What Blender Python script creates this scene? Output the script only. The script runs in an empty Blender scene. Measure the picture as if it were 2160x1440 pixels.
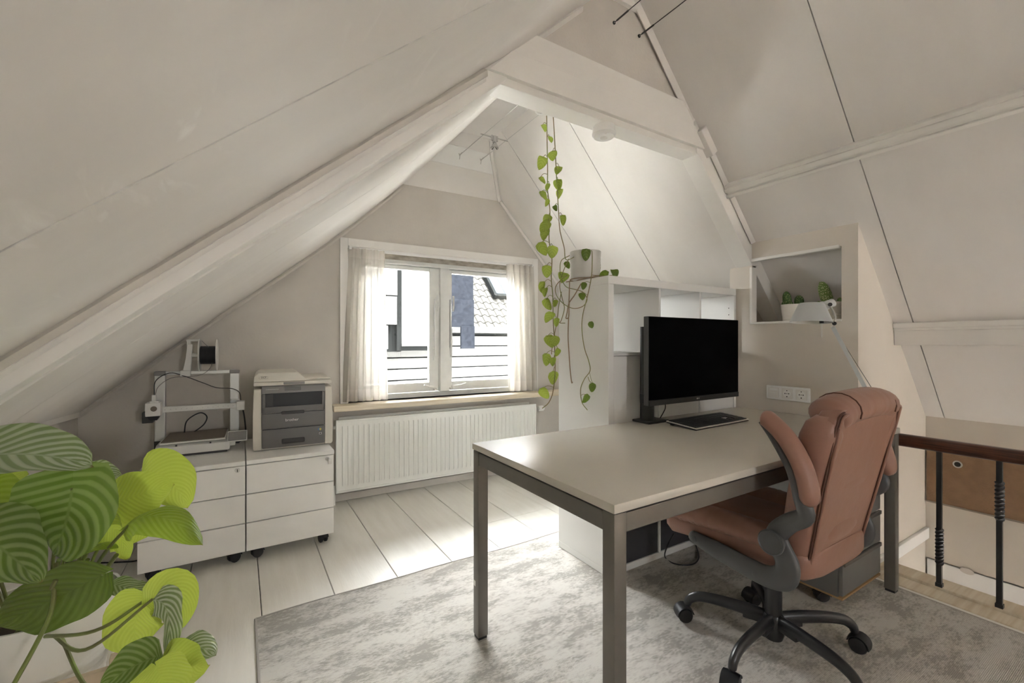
import bpy, bmesh, math, random
from mathutils import Vector as V, Matrix as Mx

# ------------------------------------------------------------------ camera, sky, sun, exposure
sc = bpy.context.scene
COL = sc.collection
EYE = 1.15
FPX = 925.0
YAW = math.atan(573.0 / 925.0)
cam_d = bpy.data.cameras.new('camera')
cam_d.sensor_width = 36.0
cam_d.lens = 36.0 * FPX / 2160.0
cam_d.clip_start = 0.02
cam = bpy.data.objects.new('camera', cam_d)
cam.location = (0, 0, EYE)
cam.rotation_euler = (math.pi / 2, 0, -YAW)
COL.objects.link(cam)
sc.camera = cam

world = bpy.data.worlds.new('sky')
sc.world = world
world.use_nodes = True
wn = world.node_tree
wn.nodes.clear()
w_out = wn.nodes.new('ShaderNodeOutputWorld')
w_bg = wn.nodes.new('ShaderNodeBackground')
w_bg.inputs['Strength'].default_value = 17.0
w_bg.inputs['Color'].default_value = (0.985, 0.985, 1.0, 1)
wn.links.new(w_bg.outputs[0], w_out.inputs[0])

sun_d = bpy.data.lights.new('sun', 'SUN')
sun_d.energy = 60.0
sun_d.angle = math.radians(0.6)
sun_d.color = (1.0, 0.98, 0.955)
sun = bpy.data.objects.new('sun', sun_d)
sun.rotation_euler = V((-0.50, 0.22, -0.82)).to_track_quat('-Z', 'Y').to_euler()
COL.objects.link(sun)

sc.view_settings.view_transform = 'Standard'
sc.view_settings.look = 'None'
sc.view_settings.exposure = 2.1
sc.view_settings.gamma = 1.0
sc.view_settings.use_curve_mapping = False
sc.cycles.use_denoising = True
sc.cycles.max_bounces = 8
sc.cycles.diffuse_bounces = 6
sc.cycles.glossy_bounces = 3
sc.cycles.transparent_max_bounces = 8
sc.cycles.use_adaptive_sampling = False
sc.cycles.sample_clamp_indirect = 8.0

def portal(name, loc, rot, sx, sy):
    l = bpy.data.lights.new(name, 'AREA')
    l.shape = 'RECTANGLE'; l.size = sx; l.size_y = sy
    l.cycles.is_portal = True
    o = bpy.data.objects.new(name, l)
    o.location = loc; o.rotation_euler = rot
    COL.objects.link(o)
    return o
GA = math.atan(0.033)
portal('window_portal', (1.47, 3.62, 1.27), (-math.pi / 2, 0, -GA), 1.75, 1.25)
portal('rear_fill_portal', (0.90, -2.86, 1.35), (math.pi / 2, 0, 0), 0.38, 0.44)  # samples the sky through the opening added behind the camera
portal('stair_portal', (3.35, -2.27, -0.78), (math.pi / 2, 0, 0), 0.32, 0.47)

# ------------------------------------------------------------------ helpers
CY, SY = math.cos(YAW), math.sin(YAW)
def ray(u, v):
    a = (u - 1080.0) / FPX
    return V((SY + CY * a, CY - SY * a, (720.0 - v) / FPX))
CAM = V((0, 0, EYE))
def at(u, v, d): return CAM + ray(u, v) * d
def atx(u, v, x): r = ray(u, v); return CAM + r * (x / r.x)
def aty(u, v, y): r = ray(u, v); return CAM + r * (y / r.y)
def atz(u, v, z): r = ray(u, v); return CAM + r * ((z - EYE) / r.z)

TG = Mx.Translation((0, 3.374, 0)) @ Mx.Rotation(-GA, 4, 'Z')   # window wall frame: X along wall, Y outwards
rnd = random.Random(7)

class MB:
    def __init__(s): s.bm = bmesh.new()
    def _add(s, tmp, M=None):
        if M is not None: bmesh.ops.transform(tmp, matrix=M, verts=tmp.verts)
        me = bpy.data.meshes.new('t'); tmp.to_mesh(me); tmp.free()
        s.bm.from_mesh(me); bpy.data.meshes.remove(me)
        return s
    def box(s, x0, x1, y0, y1, z0, z1, bev=0.0, seg=2, M=None):
        t = bmesh.new()
        bmesh.ops.create_cube(t, size=1.0)
        for v in t.verts:
            v.co = V(((x0 + x1) / 2 + v.co.x * (x1 - x0), (y0 + y1) / 2 + v.co.y * (y1 - y0), (z0 + z1) / 2 + v.co.z * (z1 - z0)))
        if bev > 0:
            bmesh.ops.bevel(t, geom=t.edges[:], offset=bev, segments=seg, affect='EDGES', profile=0.6)
        return s._add(t, M)
    def prism(s, pts, axis, a, b, bev=0.0, M=None):
        """polygon pts in the plane across axis (x: (y,z), y: (x,z), z: (x,y)) from a to b"""
        t = bmesh.new()
        def mk(p, w):
            return {'x': (w, p[0], p[1]), 'y': (p[0], w, p[1]), 'z': (p[0], p[1], w)}[axis]
        A = [t.verts.new(mk(p, a)) for p in pts]; B = [t.verts.new(mk(p, b)) for p in pts]
        n = len(pts)
        t.faces.new(A); t.faces.new(B[::-1])
        for i in range(n): t.faces.new((A[i], B[i], B[(i + 1) % n], A[(i + 1) % n]))
        bmesh.ops.recalc_face_normals(t, faces=t.faces[:])
        if bev > 0: bmesh.ops.bevel(t, geom=t.edges[:], offset=bev, segments=2, affect='EDGES', profile=0.6)
        return s._add(t, M)
    def rings(s, R, caps=True, closed=True, M=None):
        t = bmesh.new()
        W = [[t.verts.new(p) for p in r] for r in R]
        n = len(W[0])
        for i in range(len(W) - 1):
            for j in range(n if closed else n - 1):
                t.faces.new((W[i][j], W[i][(j + 1) % n], W[i + 1][(j + 1) % n], W[i + 1][j]))
        if caps and closed:
            t.faces.new(W[0][::-1]); t.faces.new(W[-1])
        bmesh.ops.recalc_face_normals(t, faces=t.faces[:])
        return s._add(t, M)
    def tube(s, pts, r, seg=8, caps=True, M=None, up=None, flat=None):
        """sweep; r number or list; flat = list/number second radius (along up)"""
        P = [V(p) for p in pts]; n = len(P)
        rr = r if isinstance(r, (list, tuple)) else [r] * n
        ff = rr if flat is None else (flat if isinstance(flat, (list, tuple)) else [flat] * n)
        R = []; u = V(up) if up is not None else None
        for i in range(n):
            tg = (P[min(i + 1, n - 1)] - P[max(i - 1, 0)])
            tg = tg.normalized() if tg.length > 1e-9 else V((0, 0, 1))
            if u is None:
                u = V((0, 0, 1)) if abs(tg.z) < 0.9 else V((1, 0, 0))
            a = (u - tg * u.dot(tg))
            a = a.normalized() if a.length > 1e-6 else tg.orthogonal().normalized()
            b = tg.cross(a)
            if up is None: u = a
            R.append([P[i] + a * (ff[i] * math.sin(2 * math.pi * k / seg)) + b * (rr[i] * math.cos(2 * math.pi * k / seg)) for k in range(seg)])
        return s.rings(R, caps, True, M)
    def cyl(s, p0, p1, r, seg=20, r1=None, M=None):
        return s.tube([p0, p1], [r, r if r1 is None else r1], seg, M=M)
    def lathe(s, prof, c=(0, 0, 0), seg=32, M=None, sx=1.0, sy=1.0):
        R = [[V((c[0] + r * sx * math.cos(2 * math.pi * k / seg), c[1] + r * sy * math.sin(2 * math.pi * k / seg), c[2] + z)) for k in range(seg)] for r, z in prof]
        return s.rings(R, True, True, M)
    def grid(s, f, nu, nv, M=None, uv=False):
        t = bmesh.new()
        W = [[t.verts.new(f(i / nu, j / nv)) for j in range(nv + 1)] for i in range(nu + 1)]
        lay = t.loops.layers.uv.new('UVMap') if uv else None
        for i in range(nu):
            for j in range(nv):
                fc = t.faces.new((W[i][j], W[i + 1][j], W[i + 1][j + 1], W[i][j + 1]))
                if uv:
                    for lp, (a, b) in zip(fc.loops, ((i, j), (i + 1, j), (i + 1, j + 1), (i, j + 1))):
                        lp[lay].uv = (a / nu, b / nv)
        return s._add(t, M)
    def ball(s, c, rx, ry, rz, seg=16, M=None):
        t = bmesh.new()
        bmesh.ops.create_uvsphere(t, u_segments=seg, v_segments=max(6, seg // 2), radius=1)
        for v in t.verts: v.co = V((c[0] + v.co.x * rx, c[1] + v.co.y * ry, c[2] + v.co.z * rz))
        return s._add(t, M)
    def mesh(s, name, mat, smooth=True, ang=35):
        me = bpy.data.meshes.new(name); s.bm.to_mesh(me); s.bm.free()
        if isinstance(mat, (list, tuple)):
            for m in mat: me.materials.append(m)
        elif mat is not None: me.materials.append(mat)
        if smooth:
            me.polygons.foreach_set('use_smooth', [True] * len(me.polygons))
            me.set_sharp_from_angle(angle=math.radians(ang))
        me.update()
        return me
    def build(s, name, mat, parent=None, smooth=True, ang=35, label=None):
        o = bpy.data.objects.new(name, s.mesh(name, mat, smooth, ang))
        COL.objects.link(o)
        if parent is not None: o.parent = parent
        if label: o['label'] = label
        return o

def put(name, me, parent=None, loc=(0, 0, 0), rot=(0, 0, 0), scale=None):
    o = bpy.data.objects.new(name, me); COL.objects.link(o)
    o.location = loc; o.rotation_euler = rot
    if scale is not None: o.scale = scale
    if parent is not None: o.parent = parent
    return o
def thing(name, label, cat, loc=(0, 0, 0), rz=0.0, group=None, kind=None):
    o = bpy.data.objects.new(name, None); COL.objects.link(o)
    o.empty_display_size = 0.1
    o.location = loc; o.rotation_euler = (0, 0, rz)
    return tag(o, label, cat, group, kind)
def tag(o, label=None, cat=None, group=None, kind=None):
    if label: o['label'] = label
    if cat: o['category'] = cat
    if group: o['group'] = group
    if kind: o['kind'] = kind
    return o
def unworld(parent_loc, rz=0.0):
    """matrix that takes world coordinates into the frame of an Empty at parent_loc"""
    return (Mx.Translation(parent_loc) @ Mx.Rotation(rz, 4, 'Z')).inverted()
def spline(pts, n):
    """Catmull-Rom through pts"""
    P = [V(p) for p in pts]
    P = [P[0] * 2 - P[1]] + P + [P[-1] * 2 - P[-2]]
    out = []
    m = len(P) - 3
    for i in range(m):
        for k in range(n):
            t = k / n
            a, b, c, d = P[i:i + 4]
            out.append(0.5 * ((2 * b) + (c - a) * t + (2 * a - 5 * b + 4 * c - d) * t * t + (3 * b - a - 3 * c + d) * t ** 3))
    out.append(P[-2].copy())
    return out
def text_mesh(body, size, mat, depth=0.0004):
    cu = bpy.data.curves.new('txt', 'FONT'); cu.body = body; cu.size = size; cu.extrude = depth
    cu.align_x = 'CENTER'; cu.align_y = 'CENTER'
    o = bpy.data.objects.new('txt', cu); COL.objects.link(o)
    bpy.context.view_layer.update()
    me = bpy.data.meshes.new_from_object(o.evaluated_get(bpy.context.evaluated_depsgraph_get()))
    bpy.data.objects.remove(o); bpy.data.curves.remove(cu)
    me.materials.clear(); me.materials.append(mat)
    return me

# ------------------------------------------------------------------ materials
def mat(name, col, rough=0.5, metal=0.0, bump=0.0, bscale=60.0, var=0.0, vscale=6.0, spec=0.5, coat=0.0, stretch=(1, 1, 1), col2=None, emit=None):
    m = bpy.data.materials.new(name); m.use_nodes = True
    nt = m.node_tree; N = nt.nodes; L = nt.links
    b = N['Principled BSDF']
    b.inputs['Base Color'].default_value = (*col, 1)
    b.inputs['Roughness'].default_value = rough
    b.inputs['Metallic'].default_value = metal
    b.inputs['Specular IOR Level'].default_value = spec
    if coat: b.inputs['Coat Weight'].default_value = coat
    if var > 0 or bump > 0:
        tc = N.new('ShaderNodeTexCoord'); mp = N.new('ShaderNodeMapping')
        mp.inputs['Scale'].default_value = stretch
        L.new(tc.outputs['Object'], mp.inputs['Vector'])
    if var > 0:
        n1 = N.new('ShaderNodeTexNoise'); n1.inputs['Scale'].default_value = vscale; n1.inputs['Detail'].default_value = 3
        L.new(mp.outputs[0], n1.inputs['Vector'])
        r = N.new('ShaderNodeValToRGB')
        c2 = col2 if col2 else tuple(c * (1 - var) for c in col)
        r.color_ramp.elements[0].position = 0.35; r.color_ramp.elements[0].color = (*c2, 1)
        r.color_ramp.elements[1].position = 0.65; r.color_ramp.elements[1].color = (*col, 1)
        L.new(n1.outputs['Fac'], r.inputs['Fac']); L.new(r.outputs['Color'], b.inputs['Base Color'])
    if bump > 0.09 and name not in ('painted_board_ceiling', 'white_painted_timber'):
        n2 = N.new('ShaderNodeTexNoise'); n2.inputs['Scale'].default_value = bscale; n2.inputs['Detail'].default_value = 2
        L.new(mp.outputs[0], n2.inputs['Vector'])
        bp = N.new('ShaderNodeBump'); bp.inputs['Strength'].default_value = bump; bp.inputs['Distance'].default_value = 0.004
        L.new(n2.outputs['Fac'], bp.inputs['Height']); L.new(bp.outputs[0], b.inputs['Normal'])
    if emit: b.inputs['Emission Color'].default_value = (*col, 1); b.inputs['Emission Strength'].default_value = emit
    return m
MAT = {}
MAT['ceil'] = mat('painted_board_ceiling', (0.80, 0.768, 0.735), 0.5, bump=0.10, bscale=35, var=0.05, vscale=2.5, stretch=(1, 2.2, 1), col2=(0.76, 0.728, 0.695))
MAT['ceils'] = None
MAT['wall'] = mat('painted_plaster_wall', (0.645, 0.602, 0.55), 0.75, bump=0.25, bscale=70, var=0.06, vscale=5)
MAT['wall2'] = mat('cream_wall_paint', (0.66, 0.603, 0.53), 0.6, bump=0.08, bscale=60, var=0.03, vscale=4)
MAT['beam'] = mat('white_painted_timber', (0.84, 0.815, 0.775), 0.4, bump=0.06, bscale=30, stretch=(1, 1, 1), var=0.03)
MAT['white'] = mat('white_lacquer', (0.86, 0.85, 0.83), 0.35, var=0.02)
MAT['whitep'] = mat('white_plastic', (0.88, 0.875, 0.85), 0.35)
MAT['dark'] = mat('dark_gap', (0.03, 0.028, 0.025), 0.9)
MAT['black'] = mat('black_plastic', (0.018, 0.018, 0.02), 0.45)
MAT['blackg'] = mat('black_metal', (0.02, 0.02, 0.022), 0.32, spec=0.6)
MAT['greyf'] = mat('grey_steel_frame', (0.20, 0.185, 0.165), 0.38, metal=0.55, var=0.06, vscale=20)
MAT['steel'] = mat('brushed_steel', (0.62, 0.61, 0.58), 0.32, metal=1.0)
MAT['chrome'] = mat('chrome', (0.75, 0.75, 0.75), 0.12, metal=1.0)
MAT['darkwood'] = mat('dark_handrail_wood', (0.10, 0.032, 0.014), 0.32, var=0.6, vscale=10, stretch=(14, 0.8, 14), col2=(0.035, 0.012, 0.006))
MAT['floor'] = mat('white_painted_boards', (0.86, 0.835, 0.775), 0.38, bump=0.12, bscale=25, stretch=(6, 0.7, 6), var=0.05, vscale=4, col2=(0.81, 0.78, 0.715))
MAT['pine'] = mat('whitewashed_pine', (0.78, 0.70, 0.56), 0.5, bump=0.08, bscale=30, stretch=(0.6, 10, 10), var=0.12, vscale=5, col2=(0.66, 0.55, 0.40))
MAT['joint'] = mat('board_edge', (0.30, 0.26, 0.21), 0.9)

# ------------------------------------------------------------------ floor
floor = MB().box(-1.3, 2.86, -2.75, 3.6, -0.16, -0.022).box(2.86, 3.6, 1.0, 3.6, -0.16, -0.022).build('floor', MAT['dark'], smooth=False)
tag(floor, 'white painted wide plank floor of the attic', 'floor', kind='structure')
PW = 0.2885
for i in range(-4, 9):
    x0 = 0.0785 + i * PW
    x1 = min(x0 + PW - 0.0035, 2.640)
    cuts = [-2.7, 3.345]
    if i in (4, 5): cuts = [-2.7, 2.445, 3.345]
    elif i in (-1, 2): cuts = [-2.7, 0.9 + 0.2 * i, 3.345]
    for a, b in zip(cuts[:-1], cuts[1:]):
        MB().box(x0, x1, a + 0.0015, b - 0.0015, -0.022, rnd.uniform(-0.0008, 0.0), bev=0.002, seg=1).build('plank', MAT['floor'], floor, smooth=False)
for x0, x1, z in ((2.648, 2.752, 0.0), (2.756, 2.868, 0.012)):
    MB().box(x0, x1, -2.0, 0.934, -0.15, z, bev=0.004).build('edge_board', MAT['pine'], floor, smooth=False)

# ------------------------------------------------------------------ window wall
def zR_back(x): return 2.372 - 1.105 * (x - 1.934)
LBP = [(p.x, p.y) for p in spline([V((-1.10, 0.47, 0)), V((-0.781, 0.742, 0)), V((-0.221, 1.228, 0)), V((0.527, 1.852, 0)), V((1.073, 2.371, 0)), V((1.39, 2.70, 0))], 4)]
def zL_back(x):
    for (a, b), (c, d) in zip(LBP[:-1], LBP[1:]):
        if a <= x <= c: return b + (d - b) * (x - a) / (c - a)
    return LBP[0][1]
WX0, WX1, WZ0, WZ1 = 0.667, 2.256, 0.700, 1.845
wb = MB()
left_edge = [p for p in LBP if p[0] < 1.07 and p[0] > -1.05]
wb.prism([(-1.25, -0.1), (WX0, -0.1), (WX0, zL_back(WX0) + .03)] + [(x, z + .03) for x, z in left_edge[::-1] if x < WX0 - .02] + [(-1.25, 0.45)], 'y', 0.0, 0.22, M=TG)
wb.prism([(WX0, WZ1), (WX1, WZ1), (WX1, zR_back(WX1) + .04), (1.95, 2.42), (1.06, 2.42), (WX0, zL_back(WX0) + .03)], 'y', 0.0, 0.22, M=TG)
wb.prism([(WX0, -0.1), (WX1, -0.1), (WX1, WZ0), (WX0, WZ0)], 'y', 0.0, 0.22, M=TG)
wb.prism([(WX1, -0.1), (4.0, -0.1), (4.0, 0.12), (WX1, zR_back(WX1) + .04)], 'y', 0.0, 0.22, M=TG)
wb.prism([(-1.25, 0.40), (1.0, 2.40), (2.0, 2.40), (4.0, 0.10), (4.0, 0.45), (1.75, 2.95), (1.3, 2.95), (-1.25, 0.70)], 'y', 0.10, 0.24, M=TG)
tag(wb.build('wall_back', MAT['wall'], smooth=False), 'beige plastered gable wall around the window', 'wall', kind='structure')
bs = MB().box(-0.78, 2.9, -0.018, 0, 0, 0.052, bev=0.003, M=TG).box(-0.78, 2.9, -0.012, 0, 0.054, 0.095, bev=0.003, M=TG)
tag(bs.build('baseboard_back', MAT['wall'], smooth=False), 'low beige skirting below the radiator', 'skirting', kind='structure')

# knee wall on the left with its small dark opening
KX = lambda y: -0.781 + 0.0865 * (3.4 - y)
ka = math.atan(0.0865)
TK = Mx.Translation((KX(3.4), 3.4, 0)) @ Mx.Rotation(ka, 4, 'Z')      # local Y runs along the wall (negative towards the camera)
kw = MB()
ho0, ho1, hz0, hz1 = -0.185, -0.075, 0.47, 0.56
kw.box(-0.12, 0, -6.2, ho0, -0.1, 1.35, M=TK).box(-0.12, 0, ho1, 0.1, -0.1, 1.2, M=TK)
kw.box(-0.12, 0, ho0, ho1, -0.1, hz0, M=TK).box(-0.12, 0, ho0, ho1, hz1, 1.2, M=TK).box(-0.12, -0.07, ho0, ho1, hz0, hz1, M=TK)
wl = tag(kw.build('wall_left', MAT['wall'], smooth=False), 'low beige knee wall under the left roof slope', 'wall', kind='structure')
MB().box(-0.068, -0.055, ho0, ho1, hz0, hz1, M=TK).build('socket_recess', MAT['joint'], wl, smooth=False)
MB().box(0, 0.012, -3.2, -0.02, 0.72, 0.765, bev=0.003, M=TK @ Mx.Shear('YZ', 4, (0, 0)) if False else TK @ Mx.Rotation(math.atan(0.083), 4, 'X').inverted()).build('cover_strip', MAT['ceil'], wl, smooth=False)

# ------------------------------------------------------------------ ceiling panels
def scuffed():
    m = MAT['ceil'].copy(); m.name = 'scuffed_ceiling_boards'
    N = m.node_tree.nodes; L = m.node_tree.links; p = N['Principled BSDF']
    src = p.inputs['Base Color'].links[0].from_socket
    tc = N.new('ShaderNodeTexCoord'); mx = N.new('ShaderNodeMix'); mx.data_type = 'RGBA'
    mp = N.new('ShaderNodeMapping'); mp.inputs['Rotation'].default_value = (0.3, 0.9, 0.5); mp.inputs['Scale'].default_value = (9, 1.6, 4)
    n = N.new('ShaderNodeTexNoise'); n.inputs['Scale'].default_value = 2.4; n.inputs['Detail'].default_value = 8; n.inputs['Distortion'].default_value = 1.2
    n2 = N.new('ShaderNodeTexNoise'); n2.inputs['Scale'].default_value = 2.0
    r = N.new('ShaderNodeValToRGB'); r.color_ramp.elements[0].position = 0.60; r.color_ramp.elements[1].position = 0.74
    r2 = N.new('ShaderNodeValToRGB'); r2.color_ramp.elements[0].position = 0.50; r2.color_ramp.elements[1].position = 0.66
    mu = N.new('ShaderNodeMath'); mu.operation = 'MULTIPLY'
    L.new(tc.outputs['Object'], mp.inputs['Vector']); L.new(mp.outputs[0], n.inputs['Vector']); L.new(tc.outputs['Object'], n2.inputs['Vector'])
    L.new(n.outputs['Fac'], r.inputs['Fac']); L.new(n2.outputs['Fac'], r2.inputs['Fac']); L.new(r.outputs['Color'], mu.inputs[0]); L.new(r2.outputs['Color'], mu.inputs[1])
    L.new(mu.outputs[0], mx.inputs['Factor']); L.new(src, mx.inputs['A']); mx.inputs['B'].default_value = (0.90, 0.88, 0.85, 1); L.new(mx.outputs['Result'], p.inputs['Base Color'])
    return m
MAT['ceils'] = scuffed()
ceil = thing('ceiling', 'sloping attic ceiling of painted boards meeting near the ridge', 'ceiling', kind='structure')
def slope(name, prof, y0, y1, th=0.02, m='ceil', gable_end=False, parent=ceil):
    """ribbon of boards: profile points (x,z), extruded in y, thickness upward"""
    n = len(prof)
    b = MB()
    top = [(x, z + th) for x, z in prof]
    def ring(y):
        r = []
        for (x, z) in prof + top[::-1]:
            yy = y if not gable_end or y < 3 else 3.374 - 0.033 * x + 0.05
            r.append(V((x, yy, z)))
        return r
    b.rings([ring(y0), ring(y1)], True, True)
    return b.build(name, MAT[m], parent, smooth=True, ang=25)
slope('panel', LBP, 1.535, 1.9775)
slope('panel', LBP, 1.9825, 3.36, gable_end=True)
RBP = [(1.637, 2.700), (1.934, 2.372), (3.60, zR_back(3.60))]
slope('panel', RBP, 1.535, 2.1775); slope('panel', RBP, 2.1825, 2.7875); slope('panel', RBP, 2.7925, 3.36, gable_end=True)
slope('panel', [(1.37, 2.703), (1.66, 2.703)], 1.535, 2.96)
zLF = lambda x: 1.505 + 0.853 * x
zRF = lambda x: 1.729 + 1.1 * (2.585 - x)
LFP = [(p.x, p.y) for p in spline([V((-1.1, zLF(-1.1), 0)), V((-0.3, zLF(-0.3), 0)), V((0.45, zLF(0.45), 0)), V((0.75, zLF(0.75) + .006, 0)), V((0.97, 2.345, 0)), V((1.45, 2.79, 0))], 3)]
slope('panel', LFP, 0.8680, 1.505, m='ceils'); slope('panel', LFP, -0.358, 0.8610, m='ceils'); slope('panel', LFP, -1.582, -0.361); slope('panel', LFP, -2.75, -1.585)
for x0, x1 in ((1.56, 2.33), (2.33, 3.06), (3.06, 3.72)):
    P_ = [(x0, zRF(x0)), (x1, zRF(x1))]
    for y0, y1 in ((0.8552, 1.505), (-0.365, 0.8508), (-1.585, -0.368), (-2.75, -1.588)):
        slope('panel', P_, y0, y1)
slope('panel', [(1.40, 2.80), (1.66, 2.80)], -2.75, 1.505)
for pr__, ys_ in ((LBP, (1.98,)), (RBP, (2.18, 2.79)), (LFP, (0.8645, -0.3595)), ([(1.56, zRF(1.56)), (3.72, zRF(3.72))], (0.853, -0.3665))):
    for y_ in ys_: slope('joint_strip', [(x, z + .0205) for x, z in pr__], y_ - .02, y_ + .02, th=0.004, m='dark')
# hip boards above the window and the bright tie beam on them
def quad_slab(name, a, b, c, d, th, m, parent):
    A = [V(p) for p in (a, b, c, d)]
    n = (A[1] - A[0]).cross(A[3] - A[0]).normalized() * th
    return MB().rings([A, [p + n for p in A]]).build(name, MAT[m], parent, smooth=False)
quad_slab('panel', (1.02, 3.345, 2.366), (1.98, 3.315, 2.366), (1.84, 3.155, 2.535), (1.20, 3.175, 2.535), -0.02, 'ceil', ceil)
quad_slab('panel', (1.30, 3.06, 2.622), (1.75, 3.045, 2.622), (1.68, 2.93, 2.715), (1.36, 2.945, 2.715), -0.02, 'ceil', ceil)
tb = MB().prism([(3.150, 2.522), (3.040, 2.628), (3.062, 2.655), (3.185, 2.535)], 'x', 1.17, 1.86, bev=0.003)
tag(tb.build('trim_1', MAT['white'], smooth=False), 'short white timber across the hip above the window', 'beam', kind='structure')
# strips along the window wall edges of both slopes
trims = thing('trim_2', 'narrow painted cover strips along the roof edges at the window wall', 'trim', kind='structure')
b = MB(); pr = [(x, z) for x, z in LBP if -0.79 < x < 1.10]
b.tube([V((x + .004, 3.374 - 0.033 * x - 0.014, z - 0.014)) for x, z in pr], 0.014, 6).build('cover_strip', MAT['wall'], trims, smooth=False)
b = MB(); b.tube([V((x - .006, 3.374 - 0.033 * x - 0.014, zR_back(x) - 0.012)) for x in (1.93, 2.3, 2.7)], 0.016, 6).build('cover_strip', MAT['ceil'], trims, smooth=False)
b = MB(); b.tube([(1.915, 3.30, 2.372), (1.80, 3.16, 2.505), (1.70, 3.04, 2.615), (1.635, 2.94, 2.69)], 0.018, 6).build('cover_strip', MAT['ceil'], trims, smooth=False)

# ------------------------------------------------------------------ the roof truss
truss = thing('trim_3', 'white timber roof truss with collar beam crossing the attic', 'beam', kind='structure')
zu = lambda x: 1.420 + 0.8475 * x
MB().prism([(-0.9, zu(-0.9)), (0.88, zu(0.88)), (1.0, 2.5), (-0.9, zu(-0.9) + .35)], 'y', 1.462, 1.562, bev=0.003).build('rafter', MAT['beam'], truss, smooth=False)
zr = lambda x: 2.152 - 1.065 * (x - 2.065)
MB().prism([(2.06, zr(2.06)), (3.2, zr(3.2)), (3.3, zr(3.2) + .25), (2.02, zr(2.02) + .28)], 'y', 1.462, 1.562, bev=0.003).build('rafter', MAT['beam'], truss, smooth=False)
MB().box(0.70, 2.30, 1.468, 1.562, 2.147, 2.40, bev=0.003).build('collar_soffit', MAT['beam'], truss, smooth=False)
MB().prism([(0.80, 2.178), (2.155, 2.178), (2.02, 2.282), (0.90, 2.282)], 'y', 1.448, 1.50, bev=0.002).build('collar_beam', MAT['beam'], truss, smooth=False)
# mouldings between rafters and the front slopes
for dz, dy, r in ((0.0, 0.0, 0.016), (-0.022, 0.006, 0.010)):
    MB().tube([(x, 1.448 + dy, zLF(x) - 0.012 + dz) for x in (-0.9, 0.2, 0.78)], r, 4).build('moulding', MAT['wall' if dz == 0 else 'ceil'], truss, smooth=False)
MB().tube([(x, 1.486, z - .010) for x, z in LFP if .9 < x < 1.43], 0.015, 4).build('moulding', MAT['ceil'], truss, smooth=False)
MB().tube([(x, 1.482, zRF(x) - 0.008) for x in (1.60, 2.10)], 0.020, 4).build('moulding', MAT['ceil'], truss, smooth=False)
MB().box(-0.03, 0.03, -0.02, 0.02, -0.075, 0.075, bev=0.003, M=Mx.Translation((2.115, 1.442, 2.215)) @ Mx.Rotation(math.atan(1 / 1.1), 4, 'Y').inverted()).build('moulding', MAT['ceil'], truss, smooth=False)
MB().tube([(x, 1.452, zRF(x) - 0.012) for x in (2.155, 2.31)], 0.018, 4).build('moulding', MAT['ceil'], truss, smooth=False)
MB().tube([(x, 1.452, zRF(x) - 0.012) for x in (2.36, 2.57)], 0.018, 4).build('moulding', MAT['ceil'], truss, smooth=False)
tw = MB().prism([(0.72, 2.20), (2.26, 2.20), (1.78, 2.84), (1.28, 2.84)], 'y', 1.500, 1.52)
tag(tw.build('wall_front', MAT['wall'], smooth=False), 'beige board panel above the collar beam', 'wall', kind='structure')
tt = MB().box(1.33, 1.80, 1.476, 1.50, 2.748, 2.785, bev=0.004)
tag(tt.build('trim_4', MAT['ceil'], smooth=False), 'painted strip at the top of the panel below the ridge', 'trim', kind='structure')

# purlins on the right slope
pu = MB(); M_ = Mx.Translation((2.335, 0, zRF(2.335))) @ Mx.Rotation(math.atan(1.1), 4, 'Y')
pu.box(-0.038, 0.030, -2.7, 1.46, -0.026, 0.01, bev=0.006, M=M_).box(-0.020, 0.006, -2.7, 1.462, -0.036, -0.02, bev=0.004, M=M_).box(0.018, 0.034, -2.7, 1.464, -0.04, -0.01, bev=0.005, M=M_)
tag(pu.build('trim_5', MAT['beam'], smooth=False), 'upper white moulded purlin on the right roof slope', 'trim', kind='structure')
pl = MB(); pl.box(3.026, 3.075, -2.7, 0.935, 1.13, 1.215, bev=0.004).box(3.005, 3.075, -2.7, 0.935, 1.222, 1.25, bev=0.006).box(3.018, 3.075, -2.7, 0.935, 1.208, 1.226, bev=0.004)
tag(pl.build('trim_6', MAT['beam'], smooth=False), 'lower white purlin on the right roof slope above the stairwell', 'trim', kind='structure')

# ------------------------------------------------------------------ right: socket wall with niche, stairwell
wr = MB()
X0, X1 = 2.580, 2.622
wr.box(X0, X1, 1.006, 1.60, -0.1, 1.262).box(X0, X1, 1.462, 1.60, 1.262, 1.600)
wr.prism([(1.006, 1.632), (1.470, 1.632), (1.470, 1.735), (1.006, 1.735)], 'x', X0, X1)
wr.box(X1, 3.30, 1.006, 1.462, 1.236, 1.262)
wr.prism([(X0, -1.7), (3.62, -1.7), (3.62, zRF(3.62) + .01), (X0, zRF(X0) + .01)], 'y', 0.936, 1.006)
wr.box(X1, 3.75, 1.562, 1.60, -0.1, 1.62)
wr.box(3.42, 3.50, 1.60, 3.36, -0.1, 0.80)
wr_o = tag(wr.build('wall_right', MAT['wall2'], smooth=False), 'cream wall with sockets and a plant niche at the desk end', 'wall', kind='structure')
MB().box(2.572, 2.60, 1.015, 1.470, 1.622, 1.640, bev=0.004).build('niche_strip', MAT['beam'], wr_o, smooth=False)
MB().box(2.572, 2.60, 1.005, 1.470, 1.252, 1.264, bev=0.003).build('niche_strip', MAT['beam'], wr_o, smooth=False)
MB().box(2.572, 2.625, 1.458, 1.472, 1.256, 1.590, bev=0.003).build('niche_strip', MAT['beam'], wr_o, smooth=False)
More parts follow.
